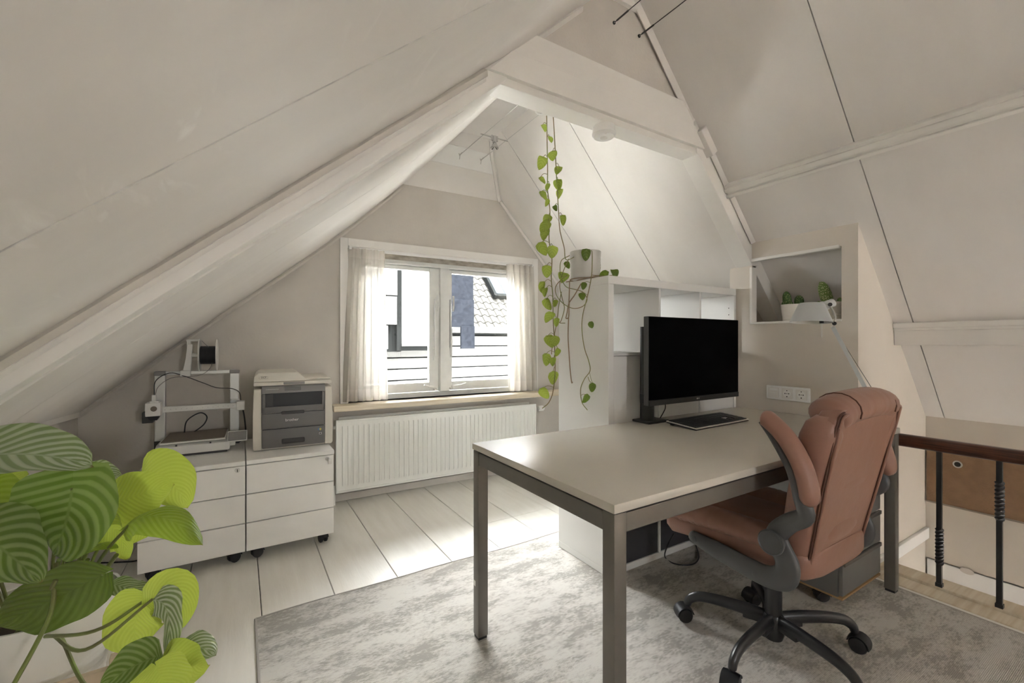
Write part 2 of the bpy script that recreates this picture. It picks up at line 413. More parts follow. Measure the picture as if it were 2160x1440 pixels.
# stairwell
sw = MB()
sw.box(3.52, 3.60, -2.0, 0.95, -0.148, 0.74).box(3.52, 3.60, -2.0, 1.0, -0.155, -0.149)
sw_o = tag(sw.build('wall_stairwell', MAT['wall2'], smooth=False), 'pale low wall beyond the stairwell under the roof', 'wall', kind='structure')
MB().box(2.62, 3.515, 0.918, 0.936, -0.03, 0.035, bev=0.003).build('skirting', MAT['white'], wr_o, smooth=False)
low = MB().box(2.80, 3.2, -2.25, -2.17, -1.7, -0.1).box(3.5, 3.8, -2.25, -2.17, -1.7, -0.1).box(3.2, 3.5, -2.25, -2.17, -1.7, -1.0).box(3.2, 3.5, -2.25, -2.17, -0.55, -0.1).box(2.80, 3.9, -2.2, 1.0, -1.75, -1.65).box(3.70, 3.78, -2.2, 1.0, -1.7, -0.1).box(2.78, 2.86, -2.2, 1.0, -1.7, -0.14)
tag(low.build('floor_below', MAT['white'], smooth=False), 'white surfaces of the storey below the stairwell', 'floor', kind='structure')

# roof deck closes the shell behind the boards
deck = [(-1.28, -0.1), (-1.28, 0.45), (1.36, 2.88), (1.72, 2.88), (3.80, 0.60), (3.80, -1.7)]
dk = MB()
for (a, b_), (c, d) in zip(deck[:-1], deck[1:]):
    nx, nz = -(d - b_), (c - a); l = math.hypot(nx, nz); nx, nz = nx / l * .06, nz / l * .06
    dk.prism([(a, b_), (c, d), (c + nx, d + nz), (a + nx, b_ + nz)], 'y', -2.85, 3.58)
deck_o = dk.build('ceiling_deck', MAT['joint'], smooth=False)
deck_o.parent = ceil
# rear gable behind the camera with an unseen opening added for fill light
rg = MB()
for x0, x1, z0, z1 in ((-1.4, 0.71, -0.2, 3.0), (1.09, 3.9, -0.2, 3.0), (0.71, 1.09, -0.2, 1.14), (0.71, 1.09, 1.56, 3.0)):
    rg.box(x0, x1, -2.85, -2.7, z0, z1)
tag(rg.build('wall_rear', MAT['wall2'], smooth=False), 'cream gable wall behind the viewer with a small opening added for fill light', 'wall', kind='structure')
rwf = MB().box(0.71, 0.735, -2.83, -2.75, 1.14, 1.56).box(1.065, 1.09, -2.83, -2.75, 1.14, 1.56).box(0.735, 1.065, -2.83, -2.75, 1.14, 1.165).box(0.735, 1.065, -2.83, -2.75, 1.535, 1.56)  # frames the added opening that fills the room from behind
tag(rwf.build('rear_fill_opening', MAT['beam'], smooth=False), 'white frame of the added fill-light opening in the rear gable', 'window', kind='structure')

# ------------------------------------------------------------------ the window
win = thing('window_1', 'white double casement window in the gable wall', 'window', kind='structure')
MAT['frame'] = mat('aged_white_frame', (0.80, 0.80, 0.77), 0.4, bump=0.06, bscale=40, var=0.06, vscale=14)
MAT['stained'] = mat('mottled_head_board', (0.60, 0.55, 0.48), 0.7, bump=0.1, bscale=80, var=0.35, vscale=30, stretch=(0.5, 1, 1), col2=(0.40, 0.35, 0.29))
c = MB()
c.box(0.611, 0.667, -0.02, 0.0, 0.70, 1.902, bev=0.003, M=TG).box(2.256, 2.312, -0.02, 0.0, 0.70, 1.902, bev=0.003, M=TG).box(0.667, 2.256, -0.02, 0.0, 1.845, 1.902, bev=0.003, M=TG)
c.build('casing', MAT['beam'], win, smooth=False)
c = MB()
c.box(0.655, 0.668, -0.005, 0.2, 0.70, 1.86, M=TG).box(2.255, 2.268, -0.005, 0.2, 0.70, 1.86, M=TG).box(0.66, 2.26, -0.005, 0.2, 1.842, 1.86, M=TG)
c.build('reveal', MAT['beam'], win, smooth=False)
MB().box(0.668, 2.255, 0.085, 0.17, 1.792, 1.842, bev=0.003, M=TG).build('head_board', MAT['stained'], win, smooth=False)
MB().box(0.668, 2.255, 0.055, 0.10, 1.756, 1.772, bev=0.004, M=TG).box(0.668, 2.255, 0.07, 0.10, 1.772, 1.792, bev=0.003, M=TG).build('head_rail', MAT['frame'], win, smooth=False)
fr = MB()
fr.box(0.668, 0.735, 0.075, 0.17, 0.70, 1.80, bev=0.003, M=TG).box(2.19, 2.255, 0.075, 0.17, 0.70, 1.80, bev=0.003, M=TG).box(0.735, 2.19, 0.085, 0.17, 0.70, 0.738, bev=0.003, M=TG)
fr.box(0.735, 2.19, 0.105, 0.17, 1.75, 1.80, M=TG)
fr.build('fixed_frame', MAT['frame'], win, smooth=False)
MB().box(1.402, 1.480, 0.055, 0.17, 0.738, 1.757, bev=0.004, M=TG).build('mullion', MAT['frame'], win, smooth=False)
def glass_mat():
    m = bpy.data.materials.new('window_glass'); m.use_nodes = True
    nt = m.node_tree; nt.nodes.clear()
    o = nt.nodes.new('ShaderNodeOutputMaterial'); mx = nt.nodes.new('ShaderNodeMixShader')
    t = nt.nodes.new('ShaderNodeBsdfTransparent'); g = nt.nodes.new('ShaderNodeBsdfGlossy'); f = nt.nodes.new('ShaderNodeFresnel')
    g.inputs['Roughness'].default_value = 0.02; f.inputs['IOR'].default_value = 1.35
    t.inputs['Color'].default_value = (0.97, 0.985, 0.98, 1)
    nt.links.new(f.outputs[0], mx.inputs[0]); nt.links.new(t.outputs[0], mx.inputs[1]); nt.links.new(g.outputs[0], mx.inputs[2]); nt.links.new(mx.outputs[0], o.inputs[0])
    return m
MAT['glass'] = glass_mat()
def sash(x0, x1, gx0, gx1):
    s = MB(); z0, z1, gz0, gz1 = 0.742, 1.752, 0.815, 1.722
    s.box(x0, gx0, 0.085, 0.125, z0, z1, bev=0.004, M=TG).box(gx1, x1, 0.085, 0.125, z0, z1, bev=0.004, M=TG).box(gx0, gx1, 0.085, 0.125, z0, gz0, bev=0.004, M=TG).box(gx0, gx1, 0.085, 0.125, gz1, z1, bev=0.004, M=TG)
    so = s.build('casement', MAT['frame'], win, smooth=False)
    MB().box(gx0 - .004, gx1 + .004, 0.103, 0.107, gz0 - .004, gz1 + .004, M=TG).build('pane', MAT['glass'], so, smooth=False)
    return so
sl = sash(0.738, 1.400, 0.80, 1.315)
sr = sash(1.482, 2.188, 1.514, 2.13)
def espag(x, par):
    h = MB()
    h.box(x - .007, x + .007, 0.058, 0.084, 1.18, 1.50, bev=0.004, M=TG).tube([TG @ V((x + .018, 0.052, 1.53)), TG @ V((x + .018, 0.045, 1.45)), TG @ V((x + .012, 0.045, 1.40))], 0.009, 8)
    h.cyl(TG @ V((x, 0.052, 1.02)), TG @ V((x, 0.052, 1.26)), 0.007, 10).box(x - .013, x + .013, 0.070, 0.086, 0.995, 1.085, bev=0.004, M=TG).box(x - .011, x + .011, 0.06, 0.086, 1.10, 1.19, bev=0.004, M=TG)
    h.build('handle', MAT['frame'], par)
espag(1.362, sl); espag(1.496, sr)
def stay(x, dx, par):
    h = MB()
    h.box(x - .02, x + .02, 0.045, 0.086, 0.752, 0.765, bev=0.003, M=TG).tube([TG @ V((x, 0.05, 0.775)), TG @ V((x + dx * .6, 0.035, 0.785)), TG @ V((x + dx, 0.03, 0.80))], [0.009, 0.008, 0.005], 8).cyl(TG @ V((x, 0.05, 0.75)), TG @ V((x, 0.05, 0.785)), 0.009, 10)
    h.build('stay', MAT['frame'], par)
stay(1.368, -0.115, sl); stay(1.505, 0.115, sr)
MB().box(0.555, 2.62, -0.135, 0.085, 0.660, 0.700, bev=0.004, M=TG).build('window_sill', MAT['pine'], win, smooth=False)
# ------------------------------------------------------------------ outside: neighbouring houses
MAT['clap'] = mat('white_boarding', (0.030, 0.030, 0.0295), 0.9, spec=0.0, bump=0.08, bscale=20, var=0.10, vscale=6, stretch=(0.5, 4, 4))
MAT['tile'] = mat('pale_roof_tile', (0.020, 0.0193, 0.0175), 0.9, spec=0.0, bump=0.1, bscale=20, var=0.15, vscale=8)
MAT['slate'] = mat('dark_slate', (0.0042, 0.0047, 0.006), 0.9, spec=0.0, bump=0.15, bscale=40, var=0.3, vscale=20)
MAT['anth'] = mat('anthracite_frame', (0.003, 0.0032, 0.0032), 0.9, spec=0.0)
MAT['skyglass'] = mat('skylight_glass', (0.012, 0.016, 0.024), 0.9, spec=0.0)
MAT['paving'] = mat('pale_paving', (0.46, 0.45, 0.43), 0.95, spec=0.0, var=0.1, vscale=2)
tag(MB().box(-40, 40, -40, 40, -4.1, -4.0).build('ground', MAT['paving'], smooth=False), 'pale paved ground outside far below the window', 'ground', kind='structure')
MAT['bounce'] = mat('bounce_white', (0.78, 0.77, 0.74), 0.95, spec=0.0, var=0.06, vscale=3)
tag(MB().box(-7, 11, 3.66, 6.70, -1.1, -0.9).build('bounce_slab', MAT['bounce'], smooth=False), 'unseen white slab added below the window to bounce light in', 'roof', kind='structure')  # unseen slab, added to throw sunlight up through the window onto the ceiling
nh = thing('neighbour_house', 'white boarded house with pale tiled roof seen through the right casement', 'house', (3.0, 6.7, 0))
UM = unworld((3.0, 6.7, 0))
MB().box(-2.6, 6.0, 6.72, 6.9, -4.0, 1.30, M=UM).build('wall', MAT['anth'], nh, smooth=False)
bme = MB().box(-4.3, 4.3, 0, 0.03, 0.0, 0.158, bev=0.004, seg=1).mesh('board', MAT['clap'], smooth=False)
for i in range(10):
    put('board', bme, nh, (-1.3, -0.012, -0.50 + i * 0.176), (0.05, 0, 0))
MB().box(-2.6, 6.0, 6.62, 6.74, 1.265, 1.325, M=UM).build('fascia', MAT['anth'], nh, smooth=False)
g = MB(); g.tube([(-1.3, 6.60, 1.345), (5.8, 6.60, 1.345)], 0.055, 10, M=UM); g.build('gutter', MAT['clap'], nh)
RS = math.radians(47)
roof = MB().box(-1.2, 5.8, 0.0, 3.6, -0.08, -0.03, M=UM @ Mx.Translation((0, 6.60, 1.36)) @ Mx.Rotation(RS, 4, 'X')).build('roof', MAT['anth'], nh, smooth=False)
def tile_f(u, v):
    x = (u - 0.5) * 0.158
    return V((x, v * 0.20, 0.020 * math.sin(u * 2 * math.pi) - 0.012 + 0.016 * (1 - v)))
tme = MB().grid(tile_f, 10, 1)
tme.grid(lambda u, v: tile_f(u, 0) + V((0, 0.001, -0.02 * v)), 10, 1)
tme = tme.mesh('tile', MAT['tile'])
RT = UM @ Mx.Translation((0, 6.60, 1.36)) @ Mx.Rotation(RS, 4, 'X')
rt_e = RT.to_euler()
for r_ in range(12):
    for c_ in range(14):
        p = RT @ V((2.65 + c_ * 0.150, r_ * 0.172, 0.0))
        if 4.05 < 2.65 + c_ * 0.150 < 4.75 and 0.85 < r_ * 0.172 < 2.0: continue
        put('tile', tme, roof, p, rt_e)
sk = MB()
for a in ((4.02, 4.08, 0.80, 1.95), (4.72, 4.78, 0.80, 1.95), (4.08, 4.72, 0.80, 0.87), (4.08, 4.72, 1.88, 1.95)):
    sk.box(a[0], a[1], a[2], a[3], 0.0, 0.09, bev=0.006, M=RT)
sko = sk.build('skylight', MAT['anth'], nh, smooth=False)
MB().box(4.08, 4.72, 0.87, 1.88, 0.02, 0.05, M=RT).build('pane', MAT['skyglass'], sko, smooth=False)
for k in (4.30, 4.50): MB().box(k, k + .012, 0.87, 1.88, 0.045, 0.06, M=RT).build('glazing_bar', MAT['clap'], sko, smooth=False)
# slate hung corner piece
sp = thing('slate_cladding', 'dark slate cladding strip hanging in front of the tiled roof', 'cladding', (2.8, 6.2, 0))
U2 = unworld((2.8, 6.2, 0))
a0, a1, a2 = aty(951, 640, 6.2).x, aty(998, 640, 6.2).x, aty(971, 640, 6.2).x
zt = [aty(975, v, 6.2).z for v in (545, 634, 690, 735)]
for i, (xa, z1, z0) in enumerate(((a0 - .05, zt[0], zt[1]), (a0 - .05, zt[1] + .02, zt[2]), (a2, zt[2] + .02, zt[3]))):
    MB().box(xa, a1 + 0.006 * i, 6.19 - .012 * i, 6.23 - .012 * i, z0, z1, bev=0.003, M=U2).build('slate', MAT['slate'], sp, smooth=False)
# white dormer with a dark framed panel in the left casement
do = thing('neighbour_dormer', 'white dormer with a dark framed pale panel seen through the left casement', 'dormer', (1.9, 6.3, 0))
U3 = unworld((1.9, 6.3, 0))
pa, pb = aty(846, 650, 6.3).x, aty(940, 650, 6.3).x
zb, zt_ = aty(880, 727, 6.3).z, aty(880, 540, 6.3).z
MB().box(pa, pb, 6.31, 6.36, zb, zt_, M=U3).build('panel', MAT['clap'], do, smooth=False)
MB().box(pa - .075, pa, 6.27, 6.36, zb - .085, zt_, bev=0.004, M=U3).build('frame', MAT['anth'], do, smooth=False)
MB().box(pa, pb, 6.27, 6.36, zb - .085, zb - .02, bev=0.004, M=U3).build('frame', MAT['anth'], do, smooth=False)
MB().box(pa, pb, 6.25, 6.31, zb - .02, zb + .015, bev=0.004, M=U3).build('ledge', MAT['clap'], do, smooth=False)
pc = pa - .085
for i, (v0, v1) in enumerate(((530, 622), (624, 684), (686, 736))):
    z1, z0 = aty(825, v0, 6.2).z, aty(825, v1, 6.2).z
    MB().box(pc - 1.3, pc - (0.0 if i < 2 else .12), 6.20 + .02 * i, 6.25 + .02 * i, z0, z1, bev=0.004, M=U3).build('board', MAT['clap'], do, smooth=False)
    if i < 2: MB().box(pc - .20, pc - .185, 6.195 + .02 * i, 6.21 + .02 * i, z0 + .1, z1 - .05, M=U3).build('batten', MAT['joint'], do, smooth=False)
MB().box(pc - 1.3, pa, 6.30, 6.68, zb - .1, zt_, M=U3).build('wall', MAT['anth'], do, smooth=False)

# ------------------------------------------------------------------ curtains, rail
def sheer(name, transp, col):
    m = bpy.data.materials.new(name); m.use_nodes = True
    nt = m.node_tree; nt.nodes.clear(); N = nt.nodes; L = nt.links
    o = N.new('ShaderNodeOutputMaterial'); m1 = N.new('ShaderNodeMixShader'); m2 = N.new('ShaderNodeMixShader')
    d = N.new('ShaderNodeBsdfDiffuse'); t = N.new('ShaderNodeBsdfTranslucent'); tr = N.new('ShaderNodeBsdfTransparent')
    for n in (d, t): n.inputs['Color'].default_value = (*col, 1)
    m1.inputs[0].default_value = 0.30; m2.inputs[0].default_value = transp
    tc = N.new('ShaderNodeTexCoord'); w = N.new('ShaderNodeTexWave'); w.inputs['Scale'].default_value = 220; w.bands_direction = 'Z'
    bp = N.new('ShaderNodeBump'); bp.inputs['Strength'].default_value = 0.06
    L.new(tc.outputs['Object'], w.inputs['Vector']); L.new(w.outputs['Fac'], bp.inputs['Height']); L.new(bp.outputs[0], d.inputs['Normal'])
    L.new(d.outputs[0], m1.inputs[1]); L.new(t.outputs[0], m1.inputs[2]); L.new(m1.outputs[0], m2.inputs[1]); L.new(tr.outputs[0], m2.inputs[2]); L.new(m2.outputs[0], o.inputs[0])
    return m
MAT['sheer'] = sheer('sheer_voile', 0.13, (0.70, 0.665, 0.61))
MAT['sheer2'] = sheer('double_voile', 0.06, (0.70, 0.66, 0.61))
def curtain(label, xt0, xt1, xb0, xb1, folds, ph):
    c = thing('curtain', label, 'curtain', TG @ V(((xt0 + xt1) / 2, -0.03, 0.705)), -GA, group='sheer window curtains')
    L = Mx.Translation((-(xt0 + xt1) / 2, 0.03, -0.705))
    def f(u, v, z0, z1, dy=0):
        z = z0 + (z1 - z0) * v
        t = (1.835 - z) / 1.13
        x = (xt0 + (xt1 - xt0) * u) * (1 - t) + (xb0 + (xb1 - xb0) * u) * t
        a = 0.014 + 0.014 * t
        y = -0.030 + a * math.sin(u * folds * 2 * math.pi + ph + 0.5 * math.sin(3 * t)) + 0.006 * math.sin(u * 23 + 4 * t + ph)
        x += 0.006 * math.sin(u * folds * 4 * math.pi + t)
        return V((x, y + dy, z))
    nu = folds * 14
    MB().grid(lambda u, v: f(u, v, 0.80, 1.762), nu, 14, M=L).build('drape', MAT['sheer'], c)
    MB().grid(lambda u, v: f(u, v, 1.762, 1.830), nu, 3, M=L).build('header', MAT['sheer2'], c)
    MB().grid(lambda u, v: f(u, v, 0.712, 0.80), nu, 3, M=L).build('hem', MAT['sheer2'], c)
curtain('sheer cream curtain at the left side of the window', 0.662, 0.925, 0.612, 0.952, 6, 0.3)
curtain('sheer cream curtain at the right side of the window near the vine', 1.985, 2.262, 2.0, 2.305, 5, 1.2)
cr = thing('curtain_rail', 'slim white curtain track under the window head', 'curtain rail', TG @ V((1.46, 0, 1.83)), -GA)
MB().box(-0.79, 0.79, 0.0, 0.022, -0.008, 0.012, bev=0.002).build('track', MAT['white'], cr, smooth=False)
MB().box(-0.79, 0.79, 0.03, 0.045, -0.004, 0.012, bev=0.002).build('rear_track', MAT['white'], cr, smooth=False)
MB().box(-0.79, -0.772, -0.045, 0.02, -0.012, 0.012, bev=0.002).build('bracket', MAT['white'], cr, smooth=False)
MB().box(0.772, 0.79, -0.045, 0.02, -0.012, 0.012, bev=0.002).build('bracket', MAT['white'], cr, smooth=False)

# ------------------------------------------------------------------ radiator
MAT['rad'] = mat('radiator_enamel', (0.84, 0.84, 0.80), 0.3)
ra = thing('radiator', 'long white ribbed panel radiator below the window', 'radiator', TG @ V((1.4, 0, 0.09)), -GA)
RX0, RX1, RZ0, RZ1 = 0.575 - 1.4, 2.222 - 1.4, 0.0, 0.51
nr = 44
prof = []
pitch = (RX1 - RX0 - 0.05) / nr
xx = RX0 + 0.025
prof.append((RX0, 0.0))
for i in range(nr):
    for t_, h in ((0.0, 0), (0.28, 0), (0.38, 1), (0.78, 1), (0.9, 0)):
        prof.append((xx + (i + t_) * pitch, -0.007 * h))
prof.append((RX1, 0.0))
fp = MB()
nP = len(prof)
def radf(i, z, k): return V((prof[i][0], -0.115 + prof[i][1] * k, z))
Zs = [(RZ0 + 0.012, 0), (RZ0 + 0.045, 0), (RZ0 + 0.058, 1), (RZ1 - 0.058, 1), (RZ1 - 0.045, 0), (RZ1 - 0.012, 0)]
fp.rings([[radf(i, z, k) for i in range(nP)] for z, k in Zs], False, False)
fp.box(RX0 - .006, RX0 + .006, -0.121, -0.10, RZ0, RZ1, bev=0.005).box(RX1 - .006, RX1 + .006, -0.121, -0.10, RZ0, RZ1, bev=0.005).box(RX0, RX1, -0.121, -0.10, RZ0, RZ0 + .014, bev=0.005).box(RX0, RX1, -0.121, -0.10, RZ1 - .014, RZ1, bev=0.005)
fp.build('front_panel', MAT['rad'], ra, ang=40)
MB().box(RX0 + .02, RX1 - .03, -0.06, -0.045, RZ0 + .01, RZ1 + .012, bev=0.004).build('rear_panel', MAT['rad'], ra, smooth=False)
for x in (RX0 + .25, RX0 + .8, RX1 - .25): MB().box(x, x + .05, -0.11, -0.0, RZ1 - .06, RZ1 - .03).build('bracket', MAT['rad'], ra, smooth=False)
v_ = MB(); v_.cyl((RX1, -0.085, RZ1 - .05), (RX1 + .03, -0.085, RZ1 - .05), 0.011, 12).cyl((RX1 + .022, -0.085, RZ1 - .05), (RX1 + .022, -0.085, -0.09), 0.008, 10).cyl((RX1 + .022, -0.085, RZ1 - .075), (RX1 + .022, -0.085, RZ1 - .03), 0.015, 12)
v_.build('valve_pipe', MAT['steel'], ra)
MB().cyl((RX1 + .032, -0.085, RZ1 - .05), (RX1 + .048, -0.085, RZ1 - .05), 0.022, 16).build('valve_collar', MAT['steel'], ra)
k_ = MB(); k_.lathe([(0.0, 0), (0.020, 0.0), (0.022, 0.01), (0.021, 0.05), (0.016, 0.06), (0.0, 0.06)], seg=18, M=Mx.Translation((RX1 + .048, -0.085, RZ1 - .05)) @ Mx.Rotation(math.pi / 2, 4, 'Y'))
for k in range(9):
    an = k * 2 * math.pi / 9
    k_.cyl((RX1 + .058, -0.085 + .021 * math.cos(an), RZ1 - .05 + .021 * math.sin(an)), (RX1 + .1, -0.085 + .021 * math.cos(an), RZ1 - .05 + .021 * math.sin(an)), 0.0035, 6)
k_.build('thermostat_knob', MAT['whitep'], ra)
MB().cyl((RX0 - .018, -0.08, RZ1 - .055), (RX0, -0.08, RZ1 - .055), 0.012, 10).build('plug', MAT['rad'], ra)
MB().cyl((RX0 - .012, -0.08, RZ0 + .05), (RX0 - .012, -0.08, -0.09), 0.008, 10).build('return_pipe', MAT['rad'], ra)

# ------------------------------------------------------------------ two white drawer cabinets
MAT['cab'] = mat('cream_sheet_steel', (0.85, 0.835, 0.80), 0.42, bump=0.02, bscale=90, var=0.03, vscale=9)
def castor_mesh():
    c = MB()
    for s in (-1, 1): c.lathe([(0, -0.008), (0.022, -0.008), (0.026, -0.004), (0.026, 0.005), (0.02, 0.009), (0, 0.009)], seg=18, M=Mx.Translation((s * 0.013, 0, 0.026)) @ Mx.Rotation(math.pi / 2, 4, 'Y'))
    hood = []
    for k in range(9):
        a = math.radians(20 + 150 * k / 8)
        hood.append([V((x, 0.031 * math.cos(a) * w, 0.026 + 0.033 * math.sin(a) * w)) for x, w in ((-0.022, 1), (0.022, 1), (0.022, 0.88), (-0.022, 0.88))])
    c.rings(hood); c.cyl((0, 0.012, 0.045), (0, 0.012, 0.066), 0.009, 10).box(-0.008, 0.008, -0.040, -0.026, 0.036, 0.052, bev=0.003)
    return c.mesh('castor', MAT['black'])
CASTOR = castor_mesh()
def cabinet(x0, x1, label, key):
    o = thing('drawer_cabinet', label, 'cabinet', ((x0 + x1) / 2, 2.95, 0), group='white drawer cabinets below the window slope')
    w = (x1 - x0) / 2 - 0.002
    b = MB()
    b.box(-w, w, -0.275, 0.28, 0.062, 0.508, bev=0.003)
    b.build('body', MAT['cab'], o, smooth=False)
    MB().box(-w, w, -0.305, 0.285, 0.512, 0.535, bev=0.004).build('top', MAT['cab'], o, smooth=False)
    zz = (0.060, 0.208, 0.357, 0.508)
    for i in range(3):
        MB().box(-w + .001, w - .001, -0.292, -0.272, zz[i] + .0022, zz[i + 1] - .0022, bev=0.002).build('drawer', MAT['cab'], o, smooth=False)
    lk = MB().cyl((w - .035, -0.298, 0.488), (w - .035, -0.285, 0.488), 0.011, 18).build('lock', MAT['steel'], o)
    if key:
        k = MB().box(w - .034, w - .030, -0.318, -0.298, 0.482, 0.494, bev=0.001).box(w - .036, w - .016, -0.335, -0.326, 0.466, 0.492, bev=0.004, M=None).tube([(w - .032, -0.318, 0.486), (w - .028, -0.33, 0.478)], 0.004, 6)
        k.build('key', MAT['steel'], lk)
    else:
        MB().box(w - .037, w - .033, -0.3, -0.297, 0.481, 0.495).build('key_slot', MAT['dark'], lk, smooth=False)
    for sx, sy, rz in ((-w + .05, -0.235, 1.9), (w - .05, -0.235, 2.1 if not key else 0.2), (-w + .05, 0.23, 0.6), (w - .05, 0.23, 2.8)):
        put('castor', CASTOR, o, (sx, sy, 0), (0, 0, rz))
    return o
cabinet(-0.412, 0.024, 'white three-drawer cabinet under the 3D printer beside the big plant', False)
cabinet(0.024, 0.455, 'white three-drawer cabinet under the laser printer, key in its lock', True)

# ------------------------------------------------------------------ laser printer
MAT['offwh'] = mat('offwhite_printer_plastic', (0.70, 0.66, 0.58), 0.5, bump=0.03, bscale=200)
MAT['midgrey'] = mat('grey_printer_plastic', (0.155, 0.148, 0.142), 0.5, bump=0.03, bscale=200)
MAT['ltgrey'] = mat('light_grey_plastic', (0.24, 0.23, 0.225), 0.45)
MAT['vdark'] = mat('dark_grey_plastic', (0.05, 0.048, 0.046), 0.5)
lp = thing('laser_printer', 'beige and grey multifunction laser printer on the right cabinet', 'printer', (0.265, 2.82, 0.535), -0.04)
hw = 0.207
b = MB()
b.prism([(-hw, 0.0), (hw, 0.0), (hw, 0.20), (hw - .004, 0.35), (-hw + .004, 0.35), (-hw, 0.20)], 'y', 0.012, 0.44, bev=0.012)
b.build('body', MAT['offwh'], lp, ang=30)
# front frame sides left and right of the grey face
for s in (-1, 1):
    MB().prism([(s * hw, 0.012), (s * (hw - .042), 0.004), (s * (hw - .042), 0.345), (s * (hw - .006), 0.345), (s * hw, 0.2)], 'y', 0.0, 0.03, bev=0.004).build('side_cheek', MAT['offwh'], lp, ang=30)
MB().box(-hw + .045, hw - .045, -0.006, 0.02, 0.012, 0.118, bev=0.006).build('paper_tray', MAT['midgrey'], lp, ang=30)
MB().box(-hw + .043, hw - .043, -0.006, 0.02, 0.121, 0.207, bev=0.004).build('front_door', MAT['midgrey'], lp, ang=30)
MB().box(-hw + .043, -hw + .062, -0.006, 0.02, 0.21, 0.318, bev=0.004).box(hw - .060, hw - .043, -0.006, 0.02, 0.21, 0.318, bev=0.004).box(-hw + .043, hw - .043, -0.006, 0.02, 0.21, 0.245, bev=0.004).build('output_frame', MAT['midgrey'], lp, ang=30)
MB().box(-hw + .06, hw - .058, 0.003, 0.0115, 0.24, 0.32).build('output_slot', MAT['black'], lp, smooth=False)
MB().box(-hw + .062, -hw + .10, -0.002, 0.012, 0.245, 0.315, bev=0.002).build('slot_cheek', MAT['vdark'], lp, smooth=False)
MB().prism([(-0.012, 0.322), (0.02, 0.318), (0.02, 0.366), (0.006, 0.366), (-0.004, 0.360)], 'x', -hw + .043, hw - .043, bev=0.003).build('control_panel', MAT['ltgrey'], lp, ang=30)
MB().box(-0.05, 0.035, -0.014, -0.004, 0.334, 0.356, bev=0.002, M=Mx.Rotation(-0.25, 4, 'X') @ Mx.Translation((0, 0.09, -0.008)) if False else None).build('display', MAT['midgrey'], lp, smooth=False)
MB().box(-0.065, 0.052, -0.0095, 0.0, 0.198, 0.217, bev=0.004).build('door_grip', MAT['vdark'], lp, smooth=False)
MB().box(-0.065, 0.055, -0.0095, 0.0, 0.030, 0.060, bev=0.008).build('tray_grip', MAT['vdark'], lp, smooth=False)
MB().box(-hw + .004, hw - .004, 0.0, 0.43, 0.364, 0.386, bev=0.008).build('scanner_bed', MAT['offwh'], lp, ang=30)
MB().prism([(-hw + .004, 0.387), (0.075, 0.387), (0.015, 0.438), (-hw + .028, 0.438), (-hw + .008, 0.42)], 'y', 0.0, 0.40, bev=0.006).build('document_feeder', MAT['offwh'], lp, ang=30)
MB().box(0.03, hw - .008, 0.03, 0.42, 0.386, 0.400, bev=0.005).build('scanner_lid', MAT['offwh'], lp, ang=30)
MB().box(-0.055, 0.055, -0.003, 0.004, 0.368, 0.382, bev=0.003).build('lid_grip', MAT['ltgrey'], lp, smooth=False)
MB().box(-hw + .03, -hw + .075, -0.0015, 0.002, 0.405, 0.420, bev=0.005).build('badge', MAT['offwh'], lp, smooth=False)
MAT['wprint'] = mat('white_print', (0.8, 0.78, 0.74), 0.5)
MAT['dprint'] = mat('dark_print', (0.04, 0.04, 0.04), 0.5)
MAT['bluep'] = mat('blue_print', (0.10, 0.22, 0.45), 0.5)
MAT['yelp'] = mat('yellow_print', (0.65, 0.55, 0.12), 0.5)
R90 = (math.pi / 2, 0, 0)
put('lettering', text_mesh('brother', 0.022, MAT['wprint']), lp, (-0.012, -0.0068, 0.165), R90)
put('lettering', text_mesh('DCP', 0.013, MAT['dprint']), lp, (-hw + .053, -0.002, 0.4125), R90)
put('lettering', text_mesh('COLOR MULTIFUNCTION', 0.0055, MAT['wprint']), lp, (-hw + .095, -0.0105, 0.345), (math.pi / 2 - .15, 0, 0))
for i, (mm, dx) in enumerate((('bluep', -0.004), ('yelp', 0.004))):
    MB().prism([(0.134 + dx, 0.088), (0.142 + dx, 0.097), (0.134 + dx, 0.105), (0.127 + dx, 0.097)], 'y', -0.0075 - .0003 * i, -0.006).build('emblem', MAT[mm], lp, smooth=False)
MB().box(0.132, 0.146, -0.0072, -0.006, 0.066, 0.077).build('emblem', MAT['wprint'], lp, smooth=False)
MB().box(0.134, 0.144, -0.0076, -0.006, 0.068, 0.075).build('emblem', MAT['dprint'], lp, smooth=False)

# ------------------------------------------------------------------ 3D printer with spool
MAT['pw'] = mat('printer_white', (0.74, 0.73, 0.70), 0.45)
MAT['alu'] = mat('anodised_aluminium', (0.66, 0.66, 0.64), 0.4, metal=0.6)
MAT['bed'] = mat('textured_build_plate', (0.20, 0.165, 0.13), 0.55, metal=0.3, bump=0.2, bscale=300)
tp = thing('desktop_3d_printer', 'white open-frame 3D printer on the left cabinet', '3D printer', (-0.21, 3.06, 0.535), -0.03)
b = MB(); b.prism([(-0.145, 0.012), (-0.145, 0.058), (-0.12, 0.068), (0.10, 0.068), (0.10, 0.012)], 'x', -0.165, 0.165, bev=0.008); b.build('base', MAT['pw'], tp, ang=30)
MB().box(-0.15, 0.15, -0.13, 0.10, 0.0, 0.013).build('foot', MAT['vdark'], tp, smooth=False)
MB().box(-0.145, 0.145, -0.155, 0.135, 0.074, 0.082, bev=0.003).build('heated_bed', MAT['pw'], tp, smooth=False)
MB().box(-0.14, 0.14, -0.150, 0.135, 0.083, 0.087, bev=0.002).build('build_plate', MAT['bed'], tp, smooth=False)
for x in (-0.075, 0.075): MB().box(x - .004, x + .004, -0.149, -0.143, 0.058, 0.066).build('bed_clip', MAT['black'], tp, smooth=False)
MB().box(-0.09, 0.08, -0.1, 0.1, 0.064, 0.075).build('bed_carriage', MAT['pw'], tp, smooth=False)
